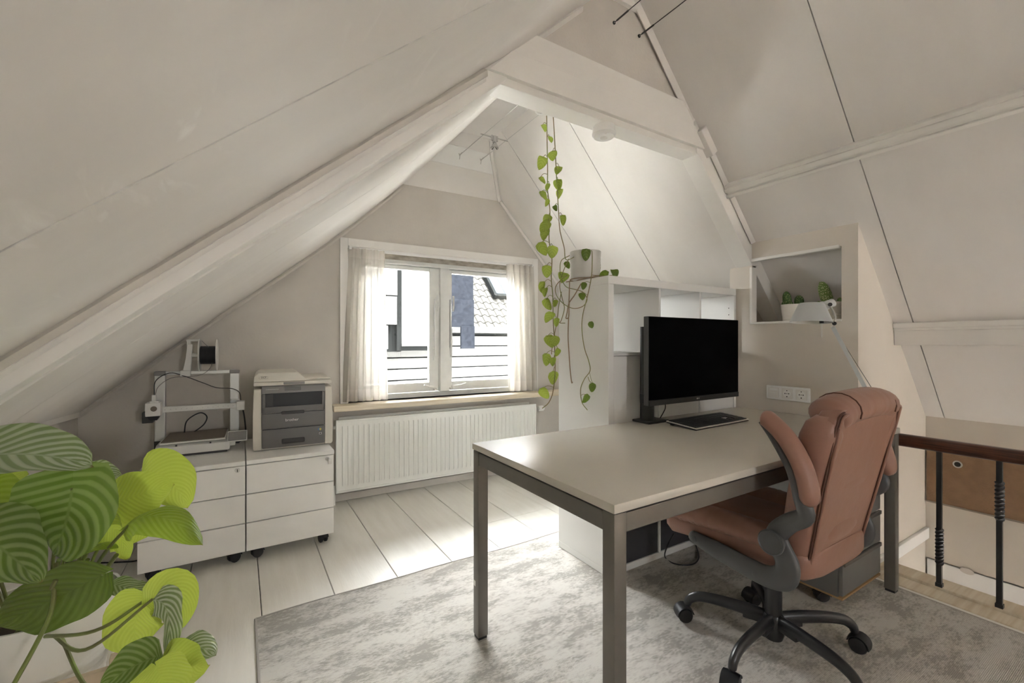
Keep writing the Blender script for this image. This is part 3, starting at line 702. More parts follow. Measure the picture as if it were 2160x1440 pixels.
sx = MB().box(-0.048, 0.048, -0.007, 0.007, -0.03, 0.03, bev=0.006, M=Mx.Translation((0.20, -0.135, 0.082)) @ Mx.Rotation(-0.35, 4, 'X')).build('control_screen', MAT['pw'], tp, ang=30)
MB().box(-0.043, 0.043, -0.009, -0.006, -0.025, 0.025, bev=0.004, M=Mx.Translation((0.20, -0.135, 0.082)) @ Mx.Rotation(-0.35, 4, 'X')).build('glass', MAT['ltgrey'], sx, smooth=False)
MB().box(0.155, 0.19, -0.13, -0.09, 0.03, 0.075, bev=0.004).build('screen_bracket', MAT['pw'], tp, smooth=False)
for s in (-1, 1):
    MB().box(s * 0.178 - .024, s * 0.178 + .024, 0.075, 0.115, 0.05, 0.425, bev=0.004).build('upright', MAT['alu'], tp, smooth=False)
    MB().box(s * 0.178 - .026, s * 0.178 + .026, 0.072, 0.118, 0.0, 0.055, bev=0.004).build('corner_foot', MAT['vdark'], tp, smooth=False)
    MB().box(s * 0.178 - .026, s * 0.178 + .026, 0.072, 0.118, 0.422, 0.446, bev=0.005).build('corner_cap', MAT['ltgrey'], tp, smooth=False)
MB().box(-0.155, 0.155, 0.08, 0.11, 0.424, 0.444, bev=0.003).build('top_bar', MAT['alu'], tp, smooth=False)
xr = MB().box(-0.18, 0.225, 0.01, 0.035, 0.222, 0.252, bev=0.003).build('x_rail', MAT['pw'], tp, smooth=False)
sm = MB().cyl((0, 0.0, 0), (0, 0.012, 0), 0.003, 8).mesh('screw', MAT['steel'])
for i in range(14): put('screw', sm, xr, (-0.145 + i * 0.0245, 0.0085, 0.237))
MB().box(0.19, 0.232, -0.002, 0.06, 0.208, 0.260, bev=0.004).build('motor_cover', MAT['pw'], tp, smooth=False)
MB().box(0.165, 0.205, 0.0, 0.02, 0.268, 0.276, bev=0.002).build('belt_tab', MAT['pw'], tp, smooth=False)
th_ = MB().box(-0.222, -0.155, -0.05, 0.012, 0.212, 0.285, bev=0.006).build('tool_head', MAT['pw'], tp, ang=30)
MB().cyl((-0.184, -0.053, 0.253), (-0.184, -0.049, 0.253), 0.014, 20).build('fan_grille', MAT['bed'], th_)
MB().prism([(-0.215, 0.212), (-0.16, 0.212), (-0.172, 0.19), (-0.2, 0.19)], 'y', -0.045, 0.0).build('nozzle_duct', MAT['black'], th_, smooth=False)
MB().box(-0.238, -0.19, -0.03, 0.02, 0.175, 0.235, bev=0.004).build('cutter_block', MAT['vdark'], th_, smooth=False)
MB().box(-0.197, -0.178, -0.03, -0.01, 0.283, 0.325, bev=0.003).box(-0.205, -0.165, -0.04, 0.0, 0.283, 0.293, bev=0.003).build('filament_inlet', MAT['pw'], th_, smooth=False)
MB().prism([(-0.075, 0.43), (-0.037, 0.43), (-0.027, 0.60), (-0.052, 0.60), (-0.06, 0.52)], 'y', 0.07, 0.10, bev=0.003).build('spool_arm', MAT['pw'], tp, smooth=False)
MB().box(-0.085, -0.036, 0.06, 0.12, 0.415, 0.448, bev=0.004).build('spool_clamp', MAT['pw'], tp, smooth=False)
MB().box(-0.058, 0.01, 0.075, 0.09, 0.615, 0.627, bev=0.003).box(-0.055, -0.036, 0.075, 0.095, 0.57, 0.62, bev=0.003).build('filament_guide', MAT['pw'], tp, smooth=False)
MB().cyl((-0.045, 0.085, 0.535), (0.075, 0.085, 0.535), 0.012, 12).build('spool_pin', MAT['pw'], tp)
cb = MB()
cb.tube(spline([(-0.187, -0.02, 0.325), (-0.183, 0.0, 0.40), (-0.13, 0.06, 0.437), (-0.06, 0.06, 0.415), (0.03, 0.05, 0.372), (0.09, 0.04, 0.345), (0.17, 0.03, 0.335), (0.205, 0.02, 0.31), (0.212, 0.02, 0.265)], 8), 0.0022, 6)
cb.build('cable', MAT['black'], tp)
cb = MB()
cb.tube(spline([(-0.183, -0.02, 0.325), (-0.17, 0.0, 0.37), (-0.12, 0.055, 0.41), (-0.03, 0.06, 0.413), (0.03, 0.06, 0.43), (0.065, 0.06, 0.48), (0.062, 0.06, 0.56), (0.015, 0.075, 0.62)], 8), 0.0016, 6)
cb.build('filament_tube', MAT['ltgrey'], tp)
cb = MB(); cb.tube(spline([(-0.07, 0.10, 0.08), (-0.06, 0.13, 0.15), (0.0, 0.14, 0.19), (0.035, 0.14, 0.165), (0.02, 0.13, 0.12), (-0.03, 0.11, 0.08)], 8), 0.0035, 8); cb.build('bed_cable', MAT['black'], tp)
cb = MB(); cb.tube(spline([(0.17, 0.0, 0.03), (0.21, 0.03, 0.02), (0.235, 0.05, 0.05), (0.23, 0.05, 0.15), (0.222, 0.03, 0.21)], 6), 0.004, 8); cb.build('side_cable', MAT['black'], tp)
spo = thing('filament_spool', 'white spool of black filament hanging above the 3D printer', 'filament spool', (-0.16, 3.145, 1.07), -0.03)
for x in (-0.042, 0.042):
    MB().lathe([(0.0125, -0.002), (0.095, -0.002), (0.096, 0), (0.095, 0.002), (0.0125, 0.002)], seg=40, M=Mx.Translation((x, 0, 0)) @ Mx.Rotation(math.pi / 2, 4, 'Y')).build('flange', MAT['pw'], spo)
fl = [(0.028, -0.039)]
for k in range(14): z = -0.039 + k * 0.0056; fl += [(0.052, z + .0005), (0.0535, z + .0028), (0.052, z + .005)]
fl += [(0.028, 0.0395)]
MB().lathe(fl, seg=32, M=Mx.Rotation(math.pi / 2, 4, 'Y')).build('filament', MAT['black'], spo)
MB().lathe([(0.0125, -0.0385), (0.027, -0.0385), (0.027, 0.0385), (0.0125, 0.0385)], seg=24, M=Mx.Rotation(math.pi / 2, 4, 'Y')).build('hub', MAT['pw'], spo)
# ------------------------------------------------------------------ cube shelf unit
MAT['shelf'] = mat('white_foil_board', (0.82, 0.81, 0.785), 0.42, var=0.02, vscale=4)
MAT['box'] = mat('anthracite_insert', (0.045, 0.045, 0.052), 0.55, bump=0.03, bscale=120)
SX0, SX1, SYF, SYB = 1.512, 2.574, 1.556, 1.946
su = thing('cube_shelf', 'tall white cube shelf unit behind the desk', 'shelf unit', (SX0, SYF, 0.0))
US = unworld((SX0, SYF, 0.0))
def sh(name, x0, x1, z0, z1, y0=SYF, y1=SYB, m='shelf', bev=0.0015, par=su): return MB().box(x0, x1, y0, y1, z0, z1, bev=bev, seg=1, M=US).build(name, MAT[m], par, smooth=False)
sh('top_panel', SX0, SX1, 1.4305, 1.470); sh('bottom_panel', SX0, SX1, 0.0065, 0.0395)
sh('side_panel', SX0, SX0 + .036, 0.0402, 1.4298); sh('side_panel', SX1 - .020, SX1, 0.0402, 1.4298)
vx = (1.8745, 2.218)
for x in vx: sh('divider', x, x + .0155, 0.0402, 1.4298)
cols = [(SX0 + .0365, vx[0] - .0005), (vx[0] + .016, vx[1] - .0005), (vx[1] + .016, SX1 - .0205)]
for a, b_ in cols:
    for z in (0.373, 0.724, 1.0795): sh('shelf_board', a, b_, z, z + .0155)
for a, b_ in cols:
    d = sh('door', a + .002, b_ - .002, 0.742, 1.0775, SYF + .004, SYF + .02)
    sh('door', a + .002, b_ - .002, 0.391, 0.722, SYF + .004, SYF + .02)
    sh('back_panel', a, b_, 0.04, 1.09, SYB - .012, SYB - .008)
pm = MB().cyl((0, 0, 0), (-0.0012, 0, 0), 0.003, 8).mesh('peg_hole', MAT['dark'])
for z in (1.355, 1.314): put('peg_hole', pm, su, US @ V((SX1 - .0201, SYF + .035, z)))
for i, (a, b_) in enumerate(cols[:2]):
    o = MB()
    x0, x1 = a + .002, b_ - .002
    t = .006
    o.box(x0, x1, SYF + .006, SYF + .016, 0.041, 0.370, bev=0.002).box(x0, x0 + t, SYF + .016, SYB - .03, 0.041, 0.37).box(x1 - t, x1, SYF + .016, SYB - .03, 0.041, 0.37).box(x0 + t, x1 - t, SYB - .036, SYB - .03, 0.041, 0.37).box(x0 + t, x1 - t, SYF + .016, SYB - .036, 0.041, 0.047)
    tag(o.build('storage_box', MAT['box'], smooth=False), ('dark grey storage box in the bottom shelf cube nearest the window', 'dark grey storage box in the bottom shelf cube behind the chair seat')[i], 'storage box', 'dark boxes in the cube shelf')

# ------------------------------------------------------------------ desk
MAT['desk'] = mat('greige_laminate', (0.60, 0.565, 0.495), 0.27, bump=0.02, bscale=220, var=0.03, vscale=5)
dx0, dx1, dy0, dy1, dz = 0.768, 2.568, 0.770, 1.536, 0.755
dk_ = thing('desk', 'large rectangular desk with greige top and square steel legs', 'desk', (1.668, 1.153, 0))
UD = unworld((1.668, 1.153, 0))
MB().box(dx0, dx1, dy0, dy1, dz - .024, dz, bev=0.004, M=UD).build('tabletop', MAT['desk'], dk_, ang=30)
lg = 0.042
lz = dz - .026
for x0, y0 in ((dx0 + .004, dy0 + .004), (dx1 - lg - .004, dy0 + .004), (dx0 + .004, dy1 - lg - .004), (dx1 - lg - .004, dy1 - lg - .004)):
    l = MB().box(x0, x0 + lg, y0, y0 + lg, 0.016, lz, bev=0.003, M=UD).build('leg', MAT['greyf'], dk_, ang=30)
    MB().box(x0 + .003, x0 + lg - .003, y0 + .003, y0 + lg - .003, 0.006, 0.016, M=UD).build('foot_cap', MAT['black'], l, smooth=False)
rz0, rz1 = lz - .052, lz - .004
a = dx0 + lg + .005; b_ = dx1 - lg - .005
MB().box(a, b_, dy0 + .006, dy0 + .036, rz0, rz1, bev=0.002, M=UD).build('rail', MAT['greyf'], dk_, smooth=False)
MB().box(a, b_, dy1 - .036, dy1 - .006, rz0, rz1, bev=0.002, M=UD).build('rail', MAT['greyf'], dk_, smooth=False)
MB().box(dx0 + .006, dx0 + .036, dy0 + lg + .005, dy1 - lg - .005, rz0, rz1, bev=0.002, M=UD).build('rail', MAT['greyf'], dk_, smooth=False)
MB().box(dx1 - .036, dx1 - .006, dy0 + lg + .005, dy1 - lg - .005, rz0, rz1, bev=0.002, M=UD).build('rail', MAT['greyf'], dk_, smooth=False)
MB().box(dx0 + .003, dx0 + .005, dy1 - .022, dy1 - .010, 0.205, 0.225, M=UD).build('sticker', MAT['whitep'], dk_, smooth=False)

# ------------------------------------------------------------------ monitor
MAT['screen'] = mat('black_screen', (0.0008, 0.0008, 0.0008), 0.35, spec=0.02)
MAT['mong'] = mat('monitor_grey', (0.10, 0.10, 0.10), 0.4, metal=0.3)
MAT['monb'] = mat('monitor_black', (0.028, 0.027, 0.027), 0.42)
mo = thing('monitor', 'large black flat monitor on a clamp-on column stand', 'monitor', (1.72, 1.475, dz))
UMn = unworld((1.72, 1.475, dz))
mx0, mx1, my, mz0, mz1 = 1.617, 2.338, 1.402, 0.848, 1.268
MB().box(mx0, mx1, my + .001, my + .030, mz0, mz1, bev=0.003, M=UMn).build('housing', MAT['mong'], mo, smooth=False)
MB().box(mx0 + .002, mx1 - .002, my - .0015, my + .002, mz0 + .026, mz1 - .002, M=UMn).build('screen', MAT['screen'], mo, smooth=False)
ch = MB().box(mx0 + .001, mx1 - .001, my - .004, my + .004, mz0, mz0 + .0255, bev=0.001, M=UMn).build('chin', MAT['monb'], mo, smooth=False)
put('logo', text_mesh('LG', 0.010, MAT['wprint']), ch, UMn @ V((1.985, my - .0042, mz0 + .013)), R90)
MB().cyl(UMn @ V((1.972, my - .0041, mz0 + .013)), UMn @ V((1.972, my - .0048, mz0 + .013)), 0.0042, 16).build('logo_disc', MAT['wprint'], ch)
MB().box(1.648, 1.790, 1.425, 1.532, dz + .0005, dz + .012, bev=0.004, M=UMn).build('base', MAT['monb'], mo, ang=30)
MB().lathe([(0.0, 0.0), (0.036, 0), (0.036, 0.455), (0.0, 0.455)], c=(1.694, 1.478, dz + .012), seg=24, sx=0.82, sy=1.0, M=UMn).build('column', MAT['monb'], mo)
MB().box(1.656, 1.666, 1.465, 1.490, 0.85, 0.895, bev=0.002, M=UMn).build('cable_slot', MAT['black'], mo, smooth=False)
MB().box(1.69, 2.02, 1.435, 1.465, 1.02, 1.08, bev=0.008, M=UMn).build('arm', MAT['monb'], mo, ang=30)
MB().box(1.94, 2.04, 1.430, 1.446, 1.0, 1.10, bev=0.004, M=UMn).build('mount_plate', MAT['monb'], mo, smooth=False)
MB().tube([UMn @ V(p) for p in spline([(1.79, 1.45, 0.86), (1.80, 1.455, 0.82), (1.80, 1.47, 0.79), (1.785, 1.48, dz + .004)], 6)], 0.0025, 8).build('cable', MAT['black'], mo)

# ------------------------------------------------------------------ keyboard
kb = thing('keyboard', 'slim black and silver keyboard on the desk', 'keyboard', (1.930, 1.305, dz), 0.035)
MAT['silver'] = mat('silver_plastic', (0.62, 0.60, 0.56), 0.35, metal=0.4)
TK_ = Mx.Translation((0, 0, 0.011)) @ Mx.Rotation(0.075, 4, 'X')
MB().box(-0.218, 0.218, -0.078, 0.078, -0.006, 0.0, bev=0.002, M=TK_).build('base', MAT['black'], kb, smooth=False)
MB().box(-0.220, 0.220, -0.080, 0.080, 0.0, 0.005, bev=0.002, M=TK_).build('frame', MAT['silver'], kb, smooth=False)
kk = MB()
rows = 6
for r_ in range(rows):
    y = -0.072 + r_ * 0.0242
    x = -0.214
    while x < 0.206:
        w = 0.0188
        if r_ == 0 and -0.14 < x < -0.12: w = 0.105
        skip = (0.078 < x < 0.135 and (r_ == 2 or (r_ == 1 and not 0.093 < x < 0.115)))
        if x + w > 0.216: w = 0.214 - x
        if not skip: kk.box(x, x + w - .0016, y, y + .0215, 0.005, 0.0085, M=TK_)
        x += w
ko = kk.build('keys', MAT['black'], kb, smooth=False); ko['kind'] = 'stuff'
for s in (-1, 1): MB().box(s * 0.19 - .012, s * 0.19 + .012, 0.055, 0.07, 0.0005, 0.012, bev=0.001).build('foot', MAT['black'], kb, smooth=False)

# ------------------------------------------------------------------ sockets
sk_ = thing('wall_socket', 'white triple socket plate on the cream wall above the desk', 'socket', (2.580, 1.260, 0.862))
MB().box(-0.009, 0.0, -0.114, 0.114, -0.039, 0.039, bev=0.006).build('plate', MAT['whitep'], sk_, ang=30)
MAT['sock'] = mat('socket_white', (0.82, 0.80, 0.76), 0.4)
for i, y in enumerate((0.073, 0.0, -0.073)):
    ins = MB().box(-0.0115, -0.008, y - .028, y + .028, -0.028, 0.028, bev=0.003).build('insert', MAT['sock'], sk_, ang=30)
    if i > 0:
        MB().lathe([(0.0195, 0.0), (0.0205, 0.0), (0.0205, 0.0012), (0.0195, 0.0012)], seg=28, M=Mx.Translation((-0.0125, y, 0)) @ Mx.Rotation(math.pi / 2, 4, 'Y')).build('rim', MAT['whitep'], ins)
        for dy, dz_, r_ in ((-0.0095, 0, .0028), (0.0095, 0, .0028), (0, 0, .002), (0, -0.0165, .003), (0, 0.0165, .0025)):
            MB().cyl((-0.0142, y + dy, dz_), (-0.0109, y + dy, dz_), r_, 10).build('hole', MAT['dark'], ins)
    else:
        MB().box(-0.0125, -0.011, y - .02, y + .02, -0.002, 0.0, M=None).box(-0.0125, -0.011, y - .022, y + .022, 0.012, 0.024).build('flap', MAT['whitep'], ins, smooth=False)

# ------------------------------------------------------------------ desk lamp
MAT['lampw'] = mat('lamp_grey_white', (0.52, 0.54, 0.54), 0.4, metal=0.2)
la = thing('desk_lamp', 'silver articulated desk lamp with a conical shade', 'lamp', (2.485, 0.865, dz))
UL = unworld((2.485, 0.865, dz))
hc = at(1711, 660, 1.985)
Pj = at(1757, 690, 1.985); Pe = at(1838, 842, 2.03)
MB().lathe([(0, 0), (0.06, 0), (0.06, 0.008), (0.02, 0.012), (0, 0.012)], c=(2.485, 0.865, dz), seg=28, M=UL).build('base', MAT['lampw'], la)
MB().tube([UL @ V((2.485, 0.865, dz + .01)), UL @ Pe], 0.008, 10).build('lower_arm', MAT['steel'], la)
ar = MB(); ar.tube([UL @ Pj, UL @ Pe], 0.0115, 4); ar.build('upper_arm', MAT['lampw'], la, smooth=False)
MB().tube([UL @ (Pj + V((0.01, 0, -0.004))), UL @ (Pe + V((0.035, 0, 0.03)))], 0.0012, 5).build('tension_cable', MAT['vdark'], la)
MB().ball(UL @ Pe, 0.014, 0.014, 0.014, 12).build('elbow_joint', MAT['steel'], la)
tilt = Mx.Translation(UL @ hc) @ Mx.Rotation(0.06, 4, 'Y')
MB().rings([[tilt @ V((r_ * math.cos(2 * math.pi * k / 36), r_ * math.sin(2 * math.pi * k / 36), z)) for k in range(36)] for r_, z in ((0.084, -0.043), (0.083, -0.042), (0.050, 0.040), (0.046, 0.044), (0.0, 0.045))], False).build('shade', MAT['lampw'], la)
MB().rings([[tilt @ V((r_ * math.cos(2 * math.pi * k / 36), r_ * math.sin(2 * math.pi * k / 36), z)) for k in range(36)] for r_, z in ((0.084, -0.043), (0.080, -0.0425), (0.047, 0.038), (0.0, 0.040))], False).build('shade_lining', MAT['whitep'], la)
h0 = UL @ at(1722, 652, 1.985); h1 = UL @ at(1757, 638, 1.985)
MB().tube([h0, h0.lerp(h1, .45), h0.lerp(h1, .5), h1], [0.024, 0.024, 0.020, 0.019], 20).build('lamp_holder', MAT['lampw'], la)
fk = MB(); fk.tube([UL @ at(1750, 643, 1.96), UL @ at(1757, 655, 1.96), UL @ at(1763, 668, 1.965), UL @ at(1759, 682, 1.975), UL @ Pj], 0.004, 8); fk.build('fork', MAT['steel'], la)
for u, v in ((1751, 642), (1760, 682)):
    q = at(u, v, 1.95); r_ = ray(u, v).normalized()
    MB().cyl(UL @ q, UL @ (q - r_ * .008), 0.0085, 14).build('knob', MAT['black'], la)
q = hc + V((0.012, -0.045, -0.040))
wl_ = MB(); q = at(1733, 678, 1.96)
wl_.tube([UL @ (q + V((-.006, 0, 0))), UL @ (q + V((-.004, 0, -.06))), UL @ (q + V((.0, 0, -.072))), UL @ (q + V((.006, 0, -.06))), UL @ (q + V((.004, 0, 0)))], 0.0012, 6); wl_.build('pull_wire', MAT['steel'], la)
MB().box(-0.007, 0.007, -0.006, 0.006, -0.008, 0.006, M=Mx.Translation(UL @ q)).build('switch', MAT['black'], la, smooth=False)

# ------------------------------------------------------------------ cacti in the niche
MAT['ceram'] = mat('white_ceramic', (0.78, 0.75, 0.69), 0.25)
MAT['soil'] = mat('potting_soil', (0.05, 0.035, 0.025), 0.95, bump=0.6, bscale=120)
def cactus_mat(name, a, b):
    m = bpy.data.materials.new(name); m.use_nodes = True
    N = m.node_tree.nodes; L = m.node_tree.links; p = N['Principled BSDF']; p.inputs['Roughness'].default_value = 0.6
    tc = N.new('ShaderNodeTexCoord'); v = N.new('ShaderNodeTexVoronoi'); v.inputs['Scale'].default_value = 130
    r = N.new('ShaderNodeValToRGB'); r.color_ramp.elements[0].position = 0.22; r.color_ramp.elements[0].color = (*b, 1); r.color_ramp.elements[1].position = 0.42; r.color_ramp.elements[1].color = (*a, 1)
    L.new(tc.outputs['Object'], v.inputs['Vector']); L.new(v.outputs['Distance'], r.inputs['Fac']); L.new(r.outputs['Color'], p.inputs['Base Color'])
    bp = N.new('ShaderNodeBump'); bp.inputs['Strength'].default_value = 0.7; bp.invert = True; bp.inputs['Distance'].default_value = 0.004
    L.new(v.outputs['Distance'], bp.inputs['Height']); L.new(bp.outputs[0], p.inputs['Normal'])
    return m
MAT['cacd'] = cactus_mat('dark_cactus', (0.055, 0.115, 0.022), (0.30, 0.33, 0.12))
MAT['cacl'] = cactus_mat('pale_cactus', (0.14, 0.22, 0.05), (0.62, 0.58, 0.36))
NZ = 1.2625
def cpot(label, x, y, r, h, stems):
    o = thing('potted_cactus', label, 'cactus', (x, y, NZ), group='potted cacti in the wall niche')
    rr = [(0, 0.0005), (r * .80, 0.0005), (r * .83, 0.004)]
    for k in range(6): z = 0.012 + k * 0.0045; rr += [(r * (.84 + .035 * k / 6), z), (r * (.855 + .035 * k / 6), z + .002)]
    rr += [(r, h - .002), (r, h), (r - .004, h), (r - .005, h - .012), (0, h - .012)]
    MB().lathe(rr, seg=36).build('pot', MAT['ceram'], o)
    MB().lathe([(0, h - .0118), (r - .0055, h - .0118), (r * .5, h - .006), (0, h - .005)], seg=24).build('soil', MAT['soil'], o)
    for (dx, dy, hh, ra, lean, mm) in stems:
        pts = [(dx + lean[0] * t * hh, dy + lean[1] * t * hh, h - .014 + hh * t) for t in (0, .12, .3, .5, .7, .85, .95, 1)]
        MB().tube(pts, [ra * .75, ra * .92, ra, ra, ra * .92, ra * .72, ra * .45, ra * .1], 14).build('stem', MAT[mm], o)
    return o
cpot('dark green bumpy cacti in the white pot at the left of the niche', 2.685, 1.285, 0.062, 0.098,
     [(-0.01, 0.022, 0.092, 0.023, (0, .12), 'cacd'), (0.012, -0.028, 0.066, 0.024, (0, .05), 'cacd'), (-0.03, -0.003, 0.030, 0.013, (0, 0), 'cacd'), (-0.005, 0.036, 0.035, 0.016, (0, .4), 'cacd')])
cpot('tall pale spiny cactus in the white pot at the right of the niche', 2.700, 1.105, 0.062, 0.098,
     [(0.0, 0.006, 0.130, 0.029, (0, .28), 'cacl'), (0.018, 0.036, 0.132, 0.012, (0, .16), 'cacl'), (-0.01, -0.045, 0.036, 0.014, (0, -.2), 'cacd'), (-0.03, 0.04, 0.022, 0.010, (0, .2), 'cacl')])
# ------------------------------------------------------------------ rug
def rug_mat():
    m = bpy.data.materials.new('mottled_woven_rug'); m.use_nodes = True
    N = m.node_tree.nodes; L = m.node_tree.links; p = N['Principled BSDF']; p.inputs['Roughness'].default_value = 0.95; p.inputs['Specular IOR Level'].default_value = 0.1
    tc = N.new('ShaderNodeTexCoord')
    mp = N.new('ShaderNodeMapping'); mp.inputs['Scale'].default_value = (1.1, 2.6, 1); mp.inputs['Rotation'].default_value = (0, 0, 0.25)
    n1 = N.new('ShaderNodeTexNoise'); n1.inputs['Scale'].default_value = 2.6; n1.inputs['Detail'].default_value = 8; n1.inputs['Roughness'].default_value = 0.82
    n2 = N.new('ShaderNodeTexNoise'); n2.inputs['Scale'].default_value = 60; n2.inputs['Detail'].default_value = 3
    L.new(tc.outputs['Object'], mp.inputs['Vector']); L.new(mp.outputs[0], n1.inputs['Vector']); L.new(mp.outputs[0], n2.inputs['Vector'])
    ad = N.new('ShaderNodeMath'); ad.operation = 'MULTIPLY_ADD'; ad.inputs[1].default_value = 0.25
    L.new(n2.outputs['Fac'], ad.inputs[0]); L.new(n1.outputs['Fac'], ad.inputs[2])
    r = N.new('ShaderNodeValToRGB'); e = r.color_ramp.elements
    e[0].position = 0.555; e[0].color = (0.46, 0.435, 0.395, 1); e[1].position = 0.68; e[1].color = (0.76, 0.73, 0.675, 1)
    k = e.new(0.61); k.color = (0.63, 0.60, 0.55, 1)
    L.new(ad.outputs[0], r.inputs['Fac'])
    wv = N.new('ShaderNodeTexWave'); wv.inputs['Scale'].default_value = 75; wv.bands_direction = 'X'
    wv2 = N.new('ShaderNodeTexWave'); wv2.inputs['Scale'].default_value = 75; wv2.bands_direction = 'Y'
    L.new(tc.outputs['Object'], wv.inputs['Vector']); L.new(tc.outputs['Object'], wv2.inputs['Vector'])
    mu = N.new('ShaderNodeMath'); mu.operation = 'MULTIPLY'; L.new(wv.outputs['Fac'], mu.inputs[0]); L.new(wv2.outputs['Fac'], mu.inputs[1])
    mx = N.new('ShaderNodeMix'); mx.data_type = 'RGBA'; mx.blend_type = 'MULTIPLY'; mx.inputs['Factor'].default_value = 0.30
    L.new(r.outputs['Color'], mx.inputs['A']); L.new(mu.outputs[0], mx.inputs['B']); L.new(mx.outputs['Result'], p.inputs['Base Color'])
    bp = N.new('ShaderNodeBump'); bp.inputs['Strength'].default_value = 0.4; bp.inputs['Distance'].default_value = 0.002
    L.new(mu.outputs[0], bp.inputs['Height']); L.new(bp.outputs[0], p.inputs['Normal'])
    return m
MAT['rug'] = rug_mat()
MAT['rugedge'] = mat('rug_binding', (0.42, 0.395, 0.36), 0.95, bump=0.5, bscale=200)
ru = thing('rug', 'large mottled grey beige woven rug under the desk', 'rug', (1.325, 0.6, 0.0))
def rugf(u, v):
    x = 0.054 + (2.600 - 0.054) * u; y = -1.35 + (2.098 + 1.35) * v
    if v > 0.999: y += 0.006 * math.sin(u * 9) + 0.004 * math.sin(u * 23)
    return V((x - 1.325, y - 0.6, 0.0055))
MB().grid(rugf, 40, 20).build('pile', MAT['rug'], ru)
ed = MB()
for (a, b_) in (((0.054, 2.098), (2.600, 2.098)), ((0.054, -1.35), (0.054, 2.098)), ((2.600, -1.35), (2.600, 2.098))):
    n = 30
    ed.tube([V((a[0] + (b_[0] - a[0]) * k / n - 1.325, a[1] + (b_[1] - a[1]) * k / n - .6 + (0.006 * math.sin(k / n * 9) + .004 * math.sin(k / n * 23) if a[1] == b_[1] else 0), 0.0042)) for k in range(n + 1)], 0.0055, 6, flat=0.0035)
ed.build('binding', MAT['rugedge'], ru)

# ------------------------------------------------------------------ office chair
def leather():
    m = bpy.data.materials.new('terracotta_leather'); m.use_nodes = True
    N = m.node_tree.nodes; L = m.node_tree.links; p = N['Principled BSDF']
    p.inputs['Roughness'].default_value = 0.42; p.inputs['Specular IOR Level'].default_value = 0.45
    tc = N.new('ShaderNodeTexCoord'); n1 = N.new('ShaderNodeTexNoise'); n1.inputs['Scale'].default_value = 5; n1.inputs['Detail'].default_value = 5
    r = N.new('ShaderNodeValToRGB'); r.color_ramp.elements[0].color = (0.255, 0.130, 0.090, 1); r.color_ramp.elements[1].color = (0.31, 0.165, 0.118, 1)
    v = N.new('ShaderNodeTexVoronoi'); v.inputs['Scale'].default_value = 420; n2 = N.new('ShaderNodeTexNoise'); n2.inputs['Scale'].default_value = 14; n2.inputs['Detail'].default_value = 3
    L.new(tc.outputs['Object'], n1.inputs['Vector']); L.new(tc.outputs['Object'], v.inputs['Vector']); L.new(tc.outputs['Object'], n2.inputs['Vector'])
    L.new(n1.outputs['Fac'], r.inputs['Fac']); L.new(r.outputs['Color'], p.inputs['Base Color'])
    b1 = N.new('ShaderNodeBump'); b1.inputs['Strength'].default_value = 0.12; b1.inputs['Distance'].default_value = 0.001
    b2 = N.new('ShaderNodeBump'); b2.inputs['Strength'].default_value = 0.35; b2.inputs['Distance'].default_value = 0.006
    L.new(v.outputs['Distance'], b1.inputs['Height']); L.new(n2.outputs['Fac'], b2.inputs['Height']); L.new(b1.outputs[0], b2.inputs['Normal']); L.new(b2.outputs[0], p.inputs['Normal'])
    return m
MAT['leather'] = leather()
MAT['seam'] = mat('leather_seam', (0.10, 0.04, 0.022), 0.7)
MAT['arm'] = mat('charcoal_nylon', (0.085, 0.085, 0.086), 0.4, bump=0.08, bscale=500)
CX, CYc = 1.680, 0.872
ch_ = thing('office_chair', 'terracotta leather office chair with flip-up arms and black five-star base', 'office chair', (CX, CYc, 0))
def se(t, e):  # superellipse
    c, s = math.cos(t), math.sin(t)
    return (math.copysign(abs(c) ** e, c), math.copysign(abs(s) ** e, s))
def loft(rings, n=28, e=0.55):
    """rings of (centre, axis a, axis b, ra, rb)"""
    R = []
    for c, a, b, ra, rb in rings:
        R.append([V(c) + V(a) * (se(2 * math.pi * k / n, e)[0] * ra) + V(b) * (se(2 * math.pi * k / n, e)[1] * rb) for k in range(n)])
    return R
FZ = 0.0055
# --- star base
hub = MB().lathe([(0, 0.055), (0.030, 0.055), (0.036, 0.075), (0.036, 0.135), (0.030, 0.145), (0, 0.145)], seg=24).build('hub', MAT['blackg'], ch_)
MB().lathe([(0, 0.14), (0.0285, 0.14), (0.0285, 0.36), (0.022, 0.365), (0.022, 0.40), (0, 0.40)], seg=24).build('gas_column', MAT['blackg'], ch_)
MB().box(-0.10, 0.10, -0.09, 0.11, 0.385, 0.412, bev=0.01).build('tilt_plate', MAT['blackg'], ch_, ang=30)
lm = MB(); lp_ = spline([(0.02, 0, 0.118), (0.10, 0, 0.124), (0.20, 0, 0.122), (0.262, 0, 0.112), (0.295, 0, 0.090), (0.305, 0, 0.068)], 4)
nl = len(lp_)
lm.tube(lp_, [0.017 - 0.004 * k / nl for k in range(nl)], 12, up=(0, 1, 0) if False else None, flat=[0.026 - 0.012 * k / nl for k in range(nl)])
lm.box(0.03, 0.10, -0.015, 0.015, 0.095, 0.118, bev=0.003).cyl((0.303, 0, 0.075), (0.307, 0, 0.050), 0.008, 10)
lm = lm.mesh('leg', MAT['blackg'])
